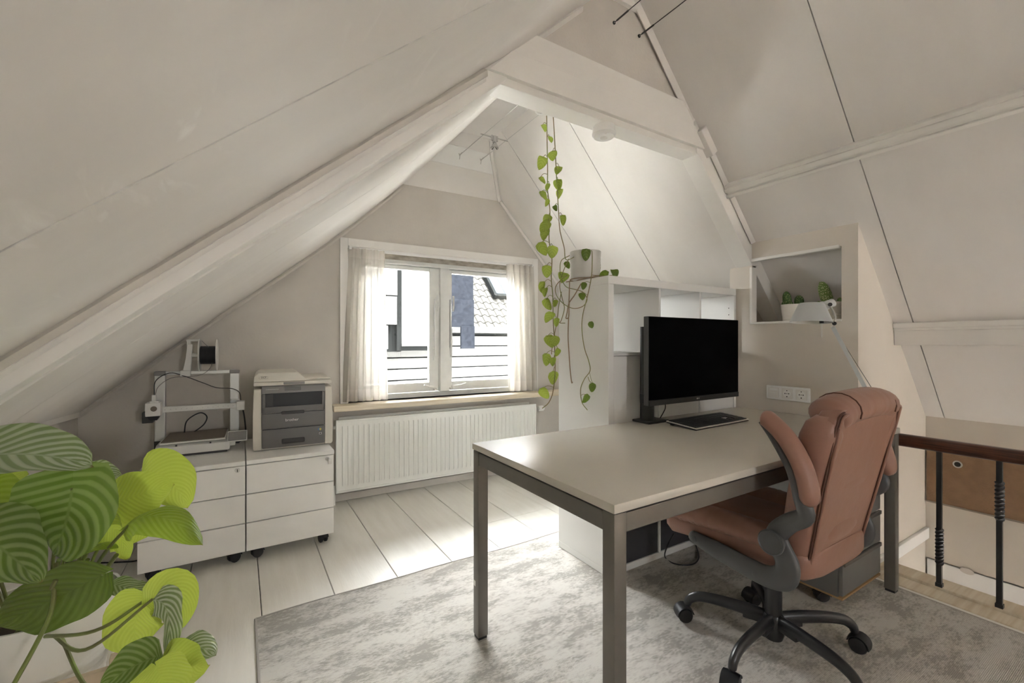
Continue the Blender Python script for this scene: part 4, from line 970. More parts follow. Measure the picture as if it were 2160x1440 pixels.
def wheel_mesh():
    c = MB()
    for s in (-1, 1): c.lathe([(0, -0.009), (0.024, -0.009), (0.029, -0.004), (0.029, 0.004), (0.026, 0.009), (0, 0.011)], seg=22, M=Mx.Translation((0.012, s * 0.016, 0.029)) @ Mx.Rotation(-s * math.pi / 2, 4, 'X'))
    hd = []
    for k in range(11):
        a = math.radians(-5 + 170 * k / 10)
        hd.append([V((0.012 + 0.035 * math.cos(a) * w, y, 0.029 + 0.035 * math.sin(a) * w)) for y, w in ((-0.027, 0.97), (0, 1.04), (0.027, 0.97), (0.024, 0.86), (-0.024, 0.86))])
    c.rings(hd).cyl((0, 0, 0.045), (0, 0, 0.070), 0.010, 12)
    return c.mesh('castor', MAT['black'])
wm = wheel_mesh()
for k, turn in zip(range(5), (2.2, 0.6, 0.2, 2.0, -0.9)):
    an = math.radians(41 + 72 * k)
    l = put('leg', lm, ch_, (0, 0, FZ), (0, 0, an))
    put('castor', wm, l, (0.306, 0, 0), (0, 0, turn))
# --- seat
sz = 0.0
b = MB()
rg_ = []
for t in [0, .04, .12, .25, .5, .75, .9, .97, 1]:
    y = -0.215 + 0.525 * t
    w = 0.255 - 0.035 * (1 - t) - 0.05 * max(0, (t - .9) / .1) ** 2 - 0.04 * max(0, (.04 - t) / .04)
    h = 0.052 - 0.020 * max(0, (t - .9) / .1) - 0.01 * max(0, (.04 - t) / .04)
    rg_.append(((0, y, 0.452 - 0.012 * max(0, t - .75) / .25), (1, 0, 0), (0, 0, 1), w, h))
b.rings(loft(rg_, 32, 0.45)); b.build('seat', MAT['leather'], ch_, ang=60)
def roll(pts, ra, rb, up=(0, 0, 1), rip=0.0, sm=6):
    """sausage with rounded ends"""
    P = spline(pts, sm); n = len(P)
    f = [min(1.0, math.sqrt(max(0.02, 1 - (1 - min(k, n - 1 - k) / (n * .14)) ** 2)) if min(k, n - 1 - k) < n * .14 else 1.0) for k in range(n)]
    if rip: f = [q * (1 + rip * math.sin(k * 1.9) * math.sin(k * .37 + 1)) for k, q in enumerate(f)]
    return MB().tube(P, [ra * q for q in f], 18, up=up, flat=[rb * q for q in f])
for s in (-1, 1):
    o = roll([(s * 0.165, -0.19, 0.497), (s * 0.185, 0.0, 0.500), (s * 0.200, 0.16, 0.498), (s * 0.195, 0.285, 0.482)], 0.062, 0.038, rip=0.035, sm=22).build('seat_bolster', MAT['leather'], ch_, ang=60)
    MB().tube(spline([(s * 0.205, -0.20, 0.478), (s * 0.232, 0.0, 0.482), (s * 0.25, 0.17, 0.478), (s * 0.235, 0.28, 0.462), (s * 0.15, 0.318, 0.456)], 6), 0.003, 6).build('piping', MAT['leather'], o)
roll([(-0.17, 0.262, 0.490), (0, 0.272, 0.492), (0.17, 0.262, 0.490)], 0.050, 0.036).build('seat_front_roll', MAT['leather'], ch_, ang=60)
b = MB(); b.rings(loft([((0, -0.20 + .43 * t, 0.492), (1, 0, 0), (0, 0, 1), 0.125 * (1 if 0 < t < 1 else .8), 0.030 * (1 if 0 < t < 1 else .4)) for t in (0, .06, .3, .6, .94, 1)], 24, 0.5)); b.build('seat_cushion', MAT['leather'], ch_, ang=60)
# --- backrest: back face at y = yb(z)
yb = lambda z: -0.198 - 0.205 * (z - 0.42)
hwid = lambda z: 0.190 + 0.030 * min(1, max(0, (z - .42) / .3)) + 0.012 * max(0, (z - .72) / .2)
b = MB(); rg_ = []
for z in (0.405, 0.415, 0.44, 0.50, 0.60, 0.70, 0.80, 0.88, 0.92, 0.945, 0.952):
    w = hwid(z) - 0.06 * max(0, (0.44 - z) / .035) - 0.03 * max(0, (z - .92) / .03)
    th = 0.034 if 0.41 < z < 0.95 else 0.02
    rg_.append(((0, yb(z) + th, z), (1, 0, 0), (0, 1, 0), w, th))
b.rings(loft(rg_, 40, 0.28)); b.build('back_panel', MAT['leather'], ch_, ang=60)
pp = [(-1, .945), (-1, .80), (-1, .60), (-1, .46)]
pip = [( -(hwid(z) - .012), yb(z) - .001, z) for z in (.90, .80, .70, .60, .50, .452)] + [(-(hwid(.42) - .045), yb(.42) - .001, .418), (0, yb(.41) - .001, .410), (hwid(.42) - .045, yb(.42) - .001, .418)] + [((hwid(z) - .012), yb(z) - .001, z) for z in (.452, .50, .60, .70, .80, .90)]
pip += [(hwid(.93) - .04, yb(.94) - .001, .938), (0, yb(.945) - .001, .942), (-(hwid(.93) - .04), yb(.94) - .001, .938), (-(hwid(.90) - .012), yb(.90) - .001, .90)]
MB().tube(spline(pip, 5), 0.0045, 8).build('piping', MAT['leather'], ch_)
off = lambda p, d: [(x * (1 + d), y + .0015, z if abs(x) > .01 else z) for x, y, z in p]
MB().tube(spline([(x * 1.035, y + .006, z + (.006 if z > .93 else (-.006 if z < .42 else 0))) for x, y, z in pip], 5), 0.0030, 6).build('seam', MAT['seam'], ch_)
for s in (-1, 1):
    o = MB()
    rr = []
    for t in [0, .04, .12, .3, .5, .7, .88, .96, 1]:
        z = 0.43 + 0.50 * t
        e_ = math.sqrt(max(0.03, 1 - (1 - t / .12) ** 2)) if t < .12 else (math.sqrt(max(0.03, 1 - ((t - .88) / .12) ** 2)) if t > .88 else 1)
        rr.append(((s * (hwid(z) - .030), yb(z) + 0.046 + .008 * math.sin(t * 3.1), z), (1, 0, 0), (0, 1, 0), 0.052 * (.35 + .65 * e_), (0.043 + .010 * t) * (.35 + .65 * e_)))
    o.rings(loft(rr, 26, 0.8)); o.build('side_bolster', MAT['leather'], ch_, ang=60)
for z0, z1, th, w in ((0.45, 0.62, 0.056, 0.15), (0.60, 0.79, 0.052, 0.155), (0.775, 0.93, 0.050, 0.16)):
    o = MB(); rr = []
    for t in (0, .06, .2, .5, .8, .94, 1):
        z = z0 + (z1 - z0) * t; e_ = math.sin(math.pi * (0.08 + .84 * t)) ** .5
        rr.append(((0, yb(z) + .05, z), (1, 0, 0), (0, 1, 0), w, th * e_))
    o.rings(loft(rr, 24, 0.6)); o.build('back_cushion', MAT['leather'], ch_, ang=60)
hr = roll([(-0.205, yb(.95) + .058, 0.920), (-0.11, yb(.95) + .048, 0.944), (0.08, yb(.95) + .046, 0.950), (0.215, yb(.95) + .052, 0.932)], 0.060, 0.050, rip=0.012, sm=14).build('head_cushion', MAT['leather'], ch_, ang=60)
for s in (-1, 1):
    MB().tube([(s * 0.130, yb(.95) + .049 + .062 * math.cos(a), 0.940 + .053 * math.sin(a)) for a in [math.radians(d) for d in range(-20, 201, 20)]], 0.0022, 6).build('seam', MAT['seam'], hr)
# --- arms
for s in (-1, 1):
    ax = s * 0.268
    A = [(ax * .95, 0.150, 0.428), (ax * .96, 0.06, 0.418), (ax * .97, -0.05, 0.408), (ax * .98, -0.125, 0.408), (ax, -0.172, 0.432), (ax, -0.180, 0.475), (ax, -0.158, 0.520), (ax, -0.150, 0.555), (ax, -0.185, 0.60), (ax * 1.01, -0.232, 0.640), (ax * 1.04, -0.222, 0.690), (ax * 1.05, -0.197, 0.770), (ax * 1.05, -0.150, 0.850), (ax * 1.05, -0.112, 0.898)]
    P = spline(A, 5); n = len(P)
    iw = [0.022, 0.032, 0.034, 0.036, 0.038, 0.036, 0.034, 0.032, 0.028, 0.026, 0.020, 0.014, 0.012, 0.008]
    wid = [iw[min(13, k // 5)] + (iw[min(13, k // 5 + 1)] - iw[min(13, k // 5)]) * (k % 5) / 5 for k in range(n)]
    fr_ = MB(); fr_.tube(P, wid, 16, up=(1, 0, 0), flat=[0.017] * n)
    fr_.ball((ax * .95, 0.150, 0.428), 0.017, 0.022, 0.022, 14)
    fo = fr_.build('arm_frame', MAT['arm'], ch_, ang=60)
    for y, z in ((0.14, 0.428), (-0.085, 0.405), (-0.175, 0.462)):
        MB().lathe([(0, -0.003), (0.011, -0.003), (0.010, 0.003), (0.006, 0.005), (0, 0.005)], seg=18, M=Mx.Translation((ax + s * 0.006, y, z)) @ Mx.Rotation(s * math.pi / 2, 4, 'Y')).build('bolt_cap', MAT['arm'], fo)
    MB().lathe([(0, -0.03), (0.034, -0.03), (0.036, 0.0), (0.0385, 0.004), (0.0385, 0.012), (0.035, 0.014), (0.0335, 0.012), (0, 0.012)], seg=32, M=Mx.Translation((ax + s * 0.018, -0.145, 0.533)) @ Mx.Rotation(s * math.pi / 2, 4, 'Y')).build('pivot_disc', MAT['arm'], fo)
    # padded rest, flipped up
    pa_ = [(ax * 1.05, -0.243, 0.672), (ax * 1.05, -0.240, 0.72), (ax * 1.05, -0.220, 0.79), (ax * 1.05, -0.178, 0.86), (ax * 1.05, -0.128, 0.905), (ax * 1.05, -0.108, 0.912)]
    roll([(x, y - .006, z) for x, y, z in pa_], 0.026, 0.033, up=(1, 0, 0)).build('arm_pad', MAT['leather'], ch_, ang=60)

# ------------------------------------------------------------------ grey drawer pedestal under the desk
MAT['pedg'] = mat('grey_metal_pedestal', (0.27, 0.265, 0.255), 0.35, metal=0.5, var=0.08, vscale=8)
MAT['chip'] = mat('chipboard', (0.42, 0.26, 0.12), 0.8)
pe = thing('drawer_pedestal', 'grey steel drawer pedestal on castors under the right desk end', 'pedestal', (2.355, 1.13, FZ))
MB().box(-0.198, 0.198, -0.275, 0.30, 0.058, 0.63, bev=0.003).build('body', MAT['pedg'], pe, smooth=False)
MB().box(-0.196, 0.196, -0.292, 0.298, 0.050, 0.0585).build('base_board', MAT['chip'], pe, smooth=False)
for z0, z1 in ((0.066, 0.196), (0.212, 0.345), (0.361, 0.49), (0.506, 0.626)):
    d = MB().box(-0.195, 0.195, -0.292, -0.276, z0, z1, bev=0.002).build('drawer', MAT['pedg'], pe, smooth=False)
    MB().box(-0.190, 0.190, -0.300, -0.288, z1 - .004, z1 + .012, bev=0.002).build('grip', MAT['greyf'], d, smooth=False)
for x, y, rz in ((-0.165, -0.20, 1.0), (0.165, -0.2, 0.3), (-0.165, 0.25, 0.3), (0.165, 0.25, 1.4)):
    put('castor', CASTOR, pe, (x, y, 0), (0, 0, rz), scale=(1, 1, 0.8))

# cable under the shelf
cbl = MB(); cbl.tube(spline([aty(1421, 1126, 1.50), aty(1408, 1150, 1.42), atz(1403, 1175, .012), atz(1425, 1189, .012), atz(1460, 1190, .012), atz(1474, 1175, .012), atz(1468, 1150, .012), aty(1468, 1142, 1.5)], 8), 0.0035, 8)
tag(cbl.build('power_cable', MAT['black']), 'black cable looping on the rug behind the chair', 'cable')

# ------------------------------------------------------------------ stair railing
ra_ = thing('stair_railing', 'dark wooden handrail on twisted black iron balusters', 'railing', (2.765, 0.4, 0.012))
b = MB(); R = []
for y in (-1.95, 0.53):
    R.append([V((0.030 * c_, y, 0.655 + 0.030 * s_)) for c_, s_ in [(se(2 * math.pi * k / 20, 0.7)) for k in range(20)]])
b.rings(R); b.build('handrail', MAT['darkwood'], ra_)
def baluster(t0):
    m = MB(); R = []
    zz = [0.0, t0] + [t0 + 0.17 * k / 40 for k in range(1, 41)] + [0.63]
    for z in zz:
        tw = 0.0 if z <= t0 else (min(1, (z - t0) / .17)) * 5 * math.pi
        q = 0.009 if z <= t0 or z >= t0 + .17 else 0.0112
        R.append([V((q * math.sqrt(2) * math.cos(tw + math.pi / 4 + k * math.pi / 2), q * math.sqrt(2) * math.sin(tw + math.pi / 4 + k * math.pi / 2), z)) for k in range(4)])
    m.rings(R); m.box(-0.012, 0.012, -0.012, 0.012, 0.0, 0.016)
    return m.mesh('baluster', MAT['blackg'], ang=50)
bm_ = (baluster(0.37), baluster(0.10))
for k in range(12):
    y = 0.878 - 0.1905 * k
    o = put('baluster', bm_[k % 2], ra_, (0, y - 0.4, 0))
# ------------------------------------------------------------------ stairwell: brown panel, white fitted cabinet
MAT['cork'] = mat('brown_felt', (0.30, 0.185, 0.105), 0.9, bump=0.5, bscale=160, var=0.15, vscale=20)
bp_ = thing('felt_panel', 'brown felt panel with a round eyelet beyond the stairwell', 'panel', (3.512, -0.3, 0.2))
MB().box(-0.010, 0.006, -1.65, 1.228, 0.0, 0.335, bev=0.002).build('board', MAT['cork'], bp_, smooth=False)
MB().lathe([(0.014, -0.002), (0.020, -0.002), (0.021, 0.0), (0.020, 0.002), (0.014, 0.002)], seg=28, M=Mx.Translation((-0.012, 1.093, 0.245)) @ Mx.Rotation(math.pi / 2, 4, 'Y')).build('eyelet', MAT['steel'], bp_)
MB().cyl((-0.0148, 1.093, 0.245), (-0.0105, 1.093, 0.245), 0.0138, 20).build('hole', MAT['dark'], bp_)
MB().box(-0.014, 0.006, -1.65, 1.232, -0.008, 0.0).build('edge', MAT['joint'], bp_, smooth=False)
fc = thing('fitted_cabinet', 'white fitted cabinet with flush drawers below the stairwell wall', 'cabinet', (3.52, -0.2, -1.0))
MB().box(0.0, 0.12, -1.5, 1.13, 0.0, 0.85).build('body', MAT['white'], fc, smooth=False)
for y0, y1 in ((-1.5, -0.6), (-0.597, 0.30), (0.303, 1.086), (1.089, 1.13)):
    MB().box(-0.012, 0.0, y0, y1 - .003, 0.42, 0.846, bev=0.002).build('drawer', MAT['white'], fc, smooth=False)
    if y1 - y0 > .3:
        MB().lathe([(0, 0), (0.03, 0), (0.03, 0.001), (0, 0.001)], seg=24, M=Mx.Translation((-0.0125, y1 - .13, 0.846)) @ Mx.Rotation(-math.pi / 2, 4, 'Y') @ Mx.Scale(0.55, 4, (1, 0, 0))).build('finger_cutout', MAT['wall'], fc)
# ------------------------------------------------------------------ leaf builder
def leaf_mat(name, dark, light, back, trans=0.4, n=9.0, rough=0.32):
    m = bpy.data.materials.new(name); m.use_nodes = True
    nt = m.node_tree; N = nt.nodes; L = nt.links; p = N['Principled BSDF']; out = N['Material Output']
    p.inputs['Roughness'].default_value = rough
    uv = N.new('ShaderNodeUVMap'); uv.uv_map = 'UVMap'; sp = N.new('ShaderNodeSeparateXYZ'); L.new(uv.outputs[0], sp.inputs[0])
    def math_(op, a, b=None, c=None):
        q = N.new('ShaderNodeMath'); q.operation = op
        for i, x in enumerate((a, b, c)):
            if x is None: continue
            if isinstance(x, (int, float)): q.inputs[i].default_value = x
            else: L.new(x, q.inputs[i])
        return q.outputs[0]
    q = math_('ABSOLUTE', math_('MULTIPLY_ADD', sp.outputs[0], 2.0, -1.0))
    ph = math_('MULTIPLY', math_('MULTIPLY_ADD', math_('POWER', q, 1.1), -0.45, sp.outputs[1]), n * 2 * math.pi)
    wv = math_('MULTIPLY_ADD', math_('SINE', ph), 0.5, 0.5)
    fine = math_('MULTIPLY_ADD', math_('SINE', math_('MULTIPLY', ph, 5.0)), 0.5, 0.5)
    r = N.new('ShaderNodeValToRGB'); r.color_ramp.elements[0].position = 0.25; r.color_ramp.elements[0].color = (*dark, 1); r.color_ramp.elements[1].position = 0.85; r.color_ramp.elements[1].color = (*light, 1)
    L.new(math_('MULTIPLY_ADD', fine, 0.12, math_('MULTIPLY', wv, 0.9)), r.inputs['Fac'])
    rib = N.new('ShaderNodeValToRGB'); rib.color_ramp.elements[0].position = 0.015; rib.color_ramp.elements[0].color = (1, 1, 1, 1); rib.color_ramp.elements[1].position = 0.045; rib.color_ramp.elements[1].color = (0, 0, 0, 1)
    L.new(q, rib.inputs['Fac'])
    mx = N.new('ShaderNodeMix'); mx.data_type = 'RGBA'; L.new(rib.outputs['Color'], mx.inputs['Factor']); L.new(r.outputs['Color'], mx.inputs['A']); mx.inputs['B'].default_value = (*[(a + b) / 2 for a, b in zip(dark, light)], 1)
    # browned tip
    tp_ = N.new('ShaderNodeTexNoise'); tp_.inputs['Scale'].default_value = 9; L.new(uv.outputs[0], tp_.inputs['Vector'])
    br = N.new('ShaderNodeValToRGB'); br.color_ramp.elements[0].position = 0.985; br.color_ramp.elements[1].position = 1.0
    L.new(math_('MULTIPLY_ADD', tp_.outputs['Fac'], 0.10, math_('MULTIPLY', sp.outputs[1], 0.955)), br.inputs['Fac'])
    m3 = N.new('ShaderNodeMix'); m3.data_type = 'RGBA'; L.new(br.outputs['Color'], m3.inputs['Factor']); L.new(mx.outputs['Result'], m3.inputs['A']); m3.inputs['B'].default_value = (0.16, 0.07, 0.03, 1)
    L.new(m3.outputs['Result'], p.inputs['Base Color'])
    bp = N.new('ShaderNodeBump'); bp.inputs['Strength'].default_value = 0.35; bp.inputs['Distance'].default_value = 0.004
    L.new(wv, bp.inputs['Height']); L.new(bp.outputs[0], p.inputs['Normal'])
    t = N.new('ShaderNodeBsdfTranslucent'); t.inputs['Color'].default_value = (*back, 1)
    ms = N.new('ShaderNodeMixShader'); ms.inputs[0].default_value = trans
    L.new(p.outputs[0], ms.inputs[1]); L.new(t.outputs[0], ms.inputs[2]); L.new(ms.outputs[0], out.inputs['Surface'])
    return m
MAT['leafd'] = leaf_mat('striped_green_leaf', (0.11, 0.18, 0.030), (0.29, 0.36, 0.14), (0.26, 0.42, 0.05), 0.28, n=7.5)
MAT['leafs'] = leaf_mat('silver_striped_leaf', (0.20, 0.26, 0.12), (0.56, 0.60, 0.47), (0.30, 0.42, 0.12), 0.25, n=8, rough=0.3)
MAT['leafy'] = leaf_mat('yellow_green_leaf', (0.42, 0.51, 0.075), (0.49, 0.58, 0.11), (0.58, 0.70, 0.10), 0.45, n=13)
MAT['leafm'] = leaf_mat('mid_green_leaf', (0.20, 0.29, 0.035), (0.30, 0.40, 0.08), (0.42, 0.58, 0.05), 0.42, n=10)
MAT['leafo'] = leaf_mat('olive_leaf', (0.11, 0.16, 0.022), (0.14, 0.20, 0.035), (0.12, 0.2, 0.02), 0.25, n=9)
MAT['stalk'] = mat('green_stalk', (0.22, 0.30, 0.06), 0.45, var=0.3, vscale=8, col2=(0.16, 0.16, 0.05))
def leaf_mesh(base, mid, tip, width, nrm, fold=0.25, wave=0.03, curl=0.0, name='leaf', m=None, ns=16, nw=10, power=0.62, notch=0.10, seed=0):
    B, C_, T_ = V(base), V(mid), V(tip); N0 = V(nrm).normalized(); R_ = random.Random(seed); f1, f2 = R_.uniform(0, 6), R_.uniform(0, 6)
    Ln = (C_ - B).length + (T_ - C_).length
    def f(u, v):
        qq = u * 2 - 1; s = v
        p = B * (1 - s) ** 2 + C_ * (2 * s * (1 - s)) + T_ * s * s
        t = ((C_ - B) * (1 - s) + (T_ - C_) * s).normalized()
        n = (N0 - t * N0.dot(t)).normalized(); lat = t.cross(n)
        w = width * 0.5 * max(0.0, math.sin(math.pi * min(1, s ** power))) ** 0.62
        a = abs(qq)
        ang = fold * a + curl * a * a
        o = p + lat * (qq * w * math.cos(ang)) + n * (a * w * math.sin(ang)) - t * (notch * Ln * (1 - s) ** 3 * a ** 1.2)
        o += n * (wave * width * a * a * (math.sin(s * 9 + f1 + (2 if qq > 0 else 0)) + 0.5 * math.sin(s * 19 + f2)))
        return o
    b = MB(); b.grid(f, nw, ns, uv=True)
    return b.mesh(name, m, ang=180)

# ------------------------------------------------------------------ big striped plant by the camera
PC = V((-0.417, 1.543, 0.215)); PR = 0.145
bp1 = thing('potted_plant', 'big striped-leaf prayer plant in a white ribbed pot', 'plant', PC)
UP = Mx.Translation(-PC)
MAT['potw'] = mat('white_ribbed_pot', (0.76, 0.75, 0.70), 0.28)
pr_ = [(0, 0.0), (0.098, 0.0), (0.102, 0.006)]
for k in range(9): z = 0.02 + k * 0.0165; r_ = 0.103 + 0.021 * (z / 0.18); pr_ += [(r_, z), (r_ + .0035, z + .005), (r_ + .001, z + .0125)]
pr_ += [(0.126, 0.185), (0.138, 0.265), (PR, 0.285), (PR, 0.290), (PR - .006, 0.290), (0.132, 0.262), (0.126, 0.245), (0, 0.245)]
MB().lathe(pr_, seg=56).build('pot', MAT['potw'], bp1, ang=50)
MB().lathe([(0, 0.2455), (0.1262, 0.2455), (0.08, 0.252), (0, 0.255)], seg=32).build('soil', MAT['soil'], bp1)
FWD = V((SY, CY, 0)); TOCAM = -FWD; RGT = V((CY, -SY, 0)); UPV = V((0, 0, 1))
def big_leaf(b, m_, t, w, nrm, mm, root=None, via=None, fold=0.2, wave=0.03, curl=0.0, seed=0, rad=0.0042, power=0.62, notch=0.10):
    B, M__, T_ = at(*b), at(*m_), at(*t)
    me = leaf_mesh(B, M__, T_, w, nrm, fold, wave, curl, 'leaf', MAT[mm], seed=seed, power=power, notch=notch)
    me.transform(UP)
    o = put('leaf', me, bp1)
    if root is not None:
        r0 = PC + V((root[0], root[1], 0.25))
        pts = [r0] + ([at(*via)] if via else [r0.lerp(B, .5) + V((0, 0, .03))]) + [B + (B - M__) * 0.02]
        MB().tube([UP @ p for p in spline(pts, 8)], [rad * (1 - .35 * k / 17) for k in range(len(spline(pts, 8)))], 8).build('stalk', MAT['stalk'], bp1)
    return o
c_ = TOCAM; u_ = UPV; r_v = RGT
# heart-shaped leaf facing the viewer
big_leaf((152, 1030, 0.92), (146, 1100, 0.90), (112, 1172, 0.915), 0.232, c_ * 1.0 + u_ * .25, 'leafd', (0.02, -0.03), (138, 1200, 0.97), fold=0.16, wave=0.02, seed=1, power=0.55, notch=0.36)
# silvery leaf at the upper left
big_leaf((-95, 968, 0.98), (60, 940, 0.93), (196, 982, 0.90), 0.150, c_ * .75 + u_ * 1.0, 'leafs', (-0.05, -0.02), (-60, 1090, 1.05), fold=0.25, wave=0.03, seed=2, notch=0.1)
# lower left striped leaf
big_leaf((-60, 1120, 0.86), (10, 1150, 0.84), (85, 1230, 0.86), 0.150, c_ * 1.0 + u_ * .5 - r_v * .2, 'leafd', (-0.06, -0.06), (-40, 1240, 0.95), fold=-0.10, wave=0.04, seed=3, power=0.7)
# shaded olive leaf over the rim
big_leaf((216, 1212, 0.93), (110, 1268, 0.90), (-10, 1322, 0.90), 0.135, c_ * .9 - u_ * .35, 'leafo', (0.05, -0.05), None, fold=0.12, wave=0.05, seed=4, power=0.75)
# yellow green pair on the right
big_leaf((236, 1062, 1.06), (300, 1040, 1.05), (368, 1022, 1.06), 0.118, c_ * 1.0 + u_ * .15, 'leafy', (0.04, 0.0), (190, 1150, 1.05), fold=0.1, wave=0.05, seed=5, power=0.7)
big_leaf((300, 1000, 1.16), (360, 985, 1.14), (396, 1072, 1.14), 0.135, c_ * 1.0 + u_ * .35 + r_v * .3, 'leafy', (0.05, 0.02), (215, 1140, 1.08), fold=0.12, wave=0.06, seed=6, power=0.7)
# drooping leaf seen from its side
big_leaf((272, 1108, 1.0), (330, 1050, 0.99), (428, 1150, 0.98), 0.095, c_ * .55 + u_ * 1.0, 'leafm', (0.05, -0.02), (215, 1175, 1.01), fold=-0.35, wave=0.06, seed=7, power=0.65, rad=0.0048)
# pale leaves behind
big_leaf((300, 1085, 1.12), (262, 1100, 1.10), (232, 1165, 1.09), 0.125, c_ * 1.0 + u_ * .3, 'leafy', (0.06, 0.01), (285, 1120, 1.1), fold=0.15, wave=0.05, seed=8)
big_leaf((210, 1100, 1.05), (250, 1105, 1.03), (272, 1178, 1.02), 0.085, c_ * 1.0 + u_ * .1, 'leafy', (0.05, -0.01), None, fold=0.3, wave=0.08, seed=9)
big_leaf((-60, 1000, 1.10), (0, 1010, 1.08), (62, 1000, 1.08), 0.10, c_ * 1.0 + u_ * .2, 'leafy', (-0.06, 0.02), (-60, 1120, 1.1), fold=0.1, wave=0.03, seed=10)
big_leaf((-30, 1035, 1.04), (10, 1085, 1.02), (30, 1150, 1.02), 0.16, c_ * 1.0 + u_ * .1, 'leafm', (-0.05, 0.0), (-30, 1120, 1.05), fold=0.1, wave=0.04, seed=11)
big_leaf((140, 1005, 1.18), (200, 985, 1.17), (256, 1008, 1.16), 0.075, c_ * .5 + u_ * 1.0, 'leafs', (0.0, 0.03), (150, 1120, 1.15), fold=0.3, wave=0.04, seed=12)
big_leaf((130, 1020, 1.20), (150, 1000, 1.19), (178, 990, 1.19), 0.06, c_ * 1.0 + u_ * .2, 'leafy', (0.0, 0.04), None, fold=0.1, wave=0.04, seed=13)
big_leaf((178, 1160, 1.02), (215, 1140, 1.01), (250, 1155, 1.0), 0.030, c_ * .4 + u_ * 1.0, 'leafm', (0.04, 0.0), None, fold=-0.3, wave=0.02, seed=14)
# hanging leaves at the lower right
big_leaf((312, 1262, 0.92), (268, 1300, 0.91), (292, 1388, 0.90), 0.128, c_ * 1.0 + u_ * .1, 'leafy', (0.02, -0.10), (200, 1330, 0.90), fold=0.15, wave=0.05, seed=15, power=0.8)
big_leaf((322, 1262, 0.91), (395, 1215, 0.93), (372, 1335, 0.93), 0.095, c_ * 1.0 + u_ * .3 + r_v * .3, 'leafy', None, None, fold=0.1, wave=0.05, seed=16, power=0.7)
big_leaf((322, 1264, 0.895), (372, 1262, 0.885), (352, 1398, 0.885), 0.068, c_ * 1.0 + u_ * .4 - r_v * .2, 'leafs', (0.04, -0.10), (180, 1370, 0.89), fold=-0.2, wave=0.06, seed=17, power=0.6, notch=0.0)
big_leaf((238, 1232, 0.98), (280, 1240, 0.97), (330, 1254, 0.96), 0.045, c_ * .4 + u_ * 1.0, 'leafs', (0.06, -0.06), None, fold=0.1, wave=0.1, seed=18)
big_leaf((352, 1395, 0.885), (400, 1340, 0.88), (456, 1382, 0.87), 0.075, c_ * .6 + u_ * 1.0, 'leafs', None, None, fold=-0.3, wave=0.06, seed=19, power=0.7, notch=0.0)
big_leaf((340, 1400, 0.86), (390, 1410, 0.85), (440, 1402, 0.85), 0.095, c_ * 1.0 + u_ * .5, 'leafy', (0.06, -0.12), (200, 1460, 0.84), fold=0.1, wave=0.05, seed=20)
big_leaf((330, 1385, 0.84), (280, 1400, 0.82), (205, 1452, 0.80), 0.085, c_ * .8 + u_ * .7, 'leafd', None, None, fold=0.25, wave=0.04, seed=21)
big_leaf((330, 1405, 0.80), (345, 1440, 0.79), (370, 1500, 0.79), 0.11, c_ * 1.0 + u_ * .5, 'leafy', None, None, fold=0.15, wave=0.05, seed=22)
# extra bare stalks and the long ones leaning over the rim
for i, (b, v_, t) in enumerate((((-0.01, 0.0), None, (125, 1180, 1.02)), ((0.0, 0.02), None, (160, 1185, 1.08)), ((0.015, 0.03), None, (172, 1175, 1.12)), ((0.03, 0.0), None, (185, 1180, 1.05)), ((0.06, -0.03), None, (246, 1170, 1.0)), ((-0.03, -0.06), (112, 1235, .90), (118, 1190, 0.95)))):
    r0 = PC + V((b[0], b[1], 0.25)); pts = [r0, r0.lerp(at(*t), .5) if not v_ else at(*v_), at(*t)]
    MB().tube([UP @ p for p in spline(pts, 6)], 0.0045, 8).build('stalk', MAT['stalk'], bp1)
MB().tube([UP @ p for p in spline([at(116, 1225, .905), at(108, 1290, .90), at(75, 1360, .88), at(25, 1450, .86)], 8)], 0.0042, 8).build('stalk', MAT['stalk'], bp1)
# wooden stand
st = thing('plant_stand', 'small pale wooden stand carrying the white plant pot', 'plant stand', (PC.x, PC.y, 0), 0.05)
MAT['beech'] = mat('beech_wood', (0.52, 0.41, 0.29), 0.55, var=0.15, vscale=8, stretch=(6, 6, 1), bump=0.05)
q_ = 0.158
for sx_ in (-1, 1):
    for sy_ in (-1, 1):
        MB().box(sx_ * q_ - .013, sx_ * q_ + .013, sy_ * q_ - .013, sy_ * q_ + .013, 0.0005, 0.40, bev=0.002).build('leg', MAT['beech'], st, smooth=False)
MB().box(-q_ + .013, q_ - .013, -0.011, 0.011, 0.19, 0.213, bev=0.002).build('cross_bar', MAT['beech'], st, smooth=False)
MB().box(-0.011, 0.011, -q_ + .013, -0.0115, 0.19, 0.213, bev=0.002).box(-0.011, 0.011, 0.0115, q_ - .013, 0.19, 0.213, bev=0.002).build('cross_bar', MAT['beech'], st, smooth=False)
for s in (-1, 1):
    MB().box(-q_ + .013, q_ - .013, s * q_ - .009, s * q_ + .009, 0.335, 0.375, bev=0.002).build('rail', MAT['beech'], st, smooth=False)
    MB().box(s * q_ - .009, s * q_ + .009, -q_ + .013, q_ - .013, 0.335, 0.375, bev=0.002).build('rail', MAT['beech'], st, smooth=False)

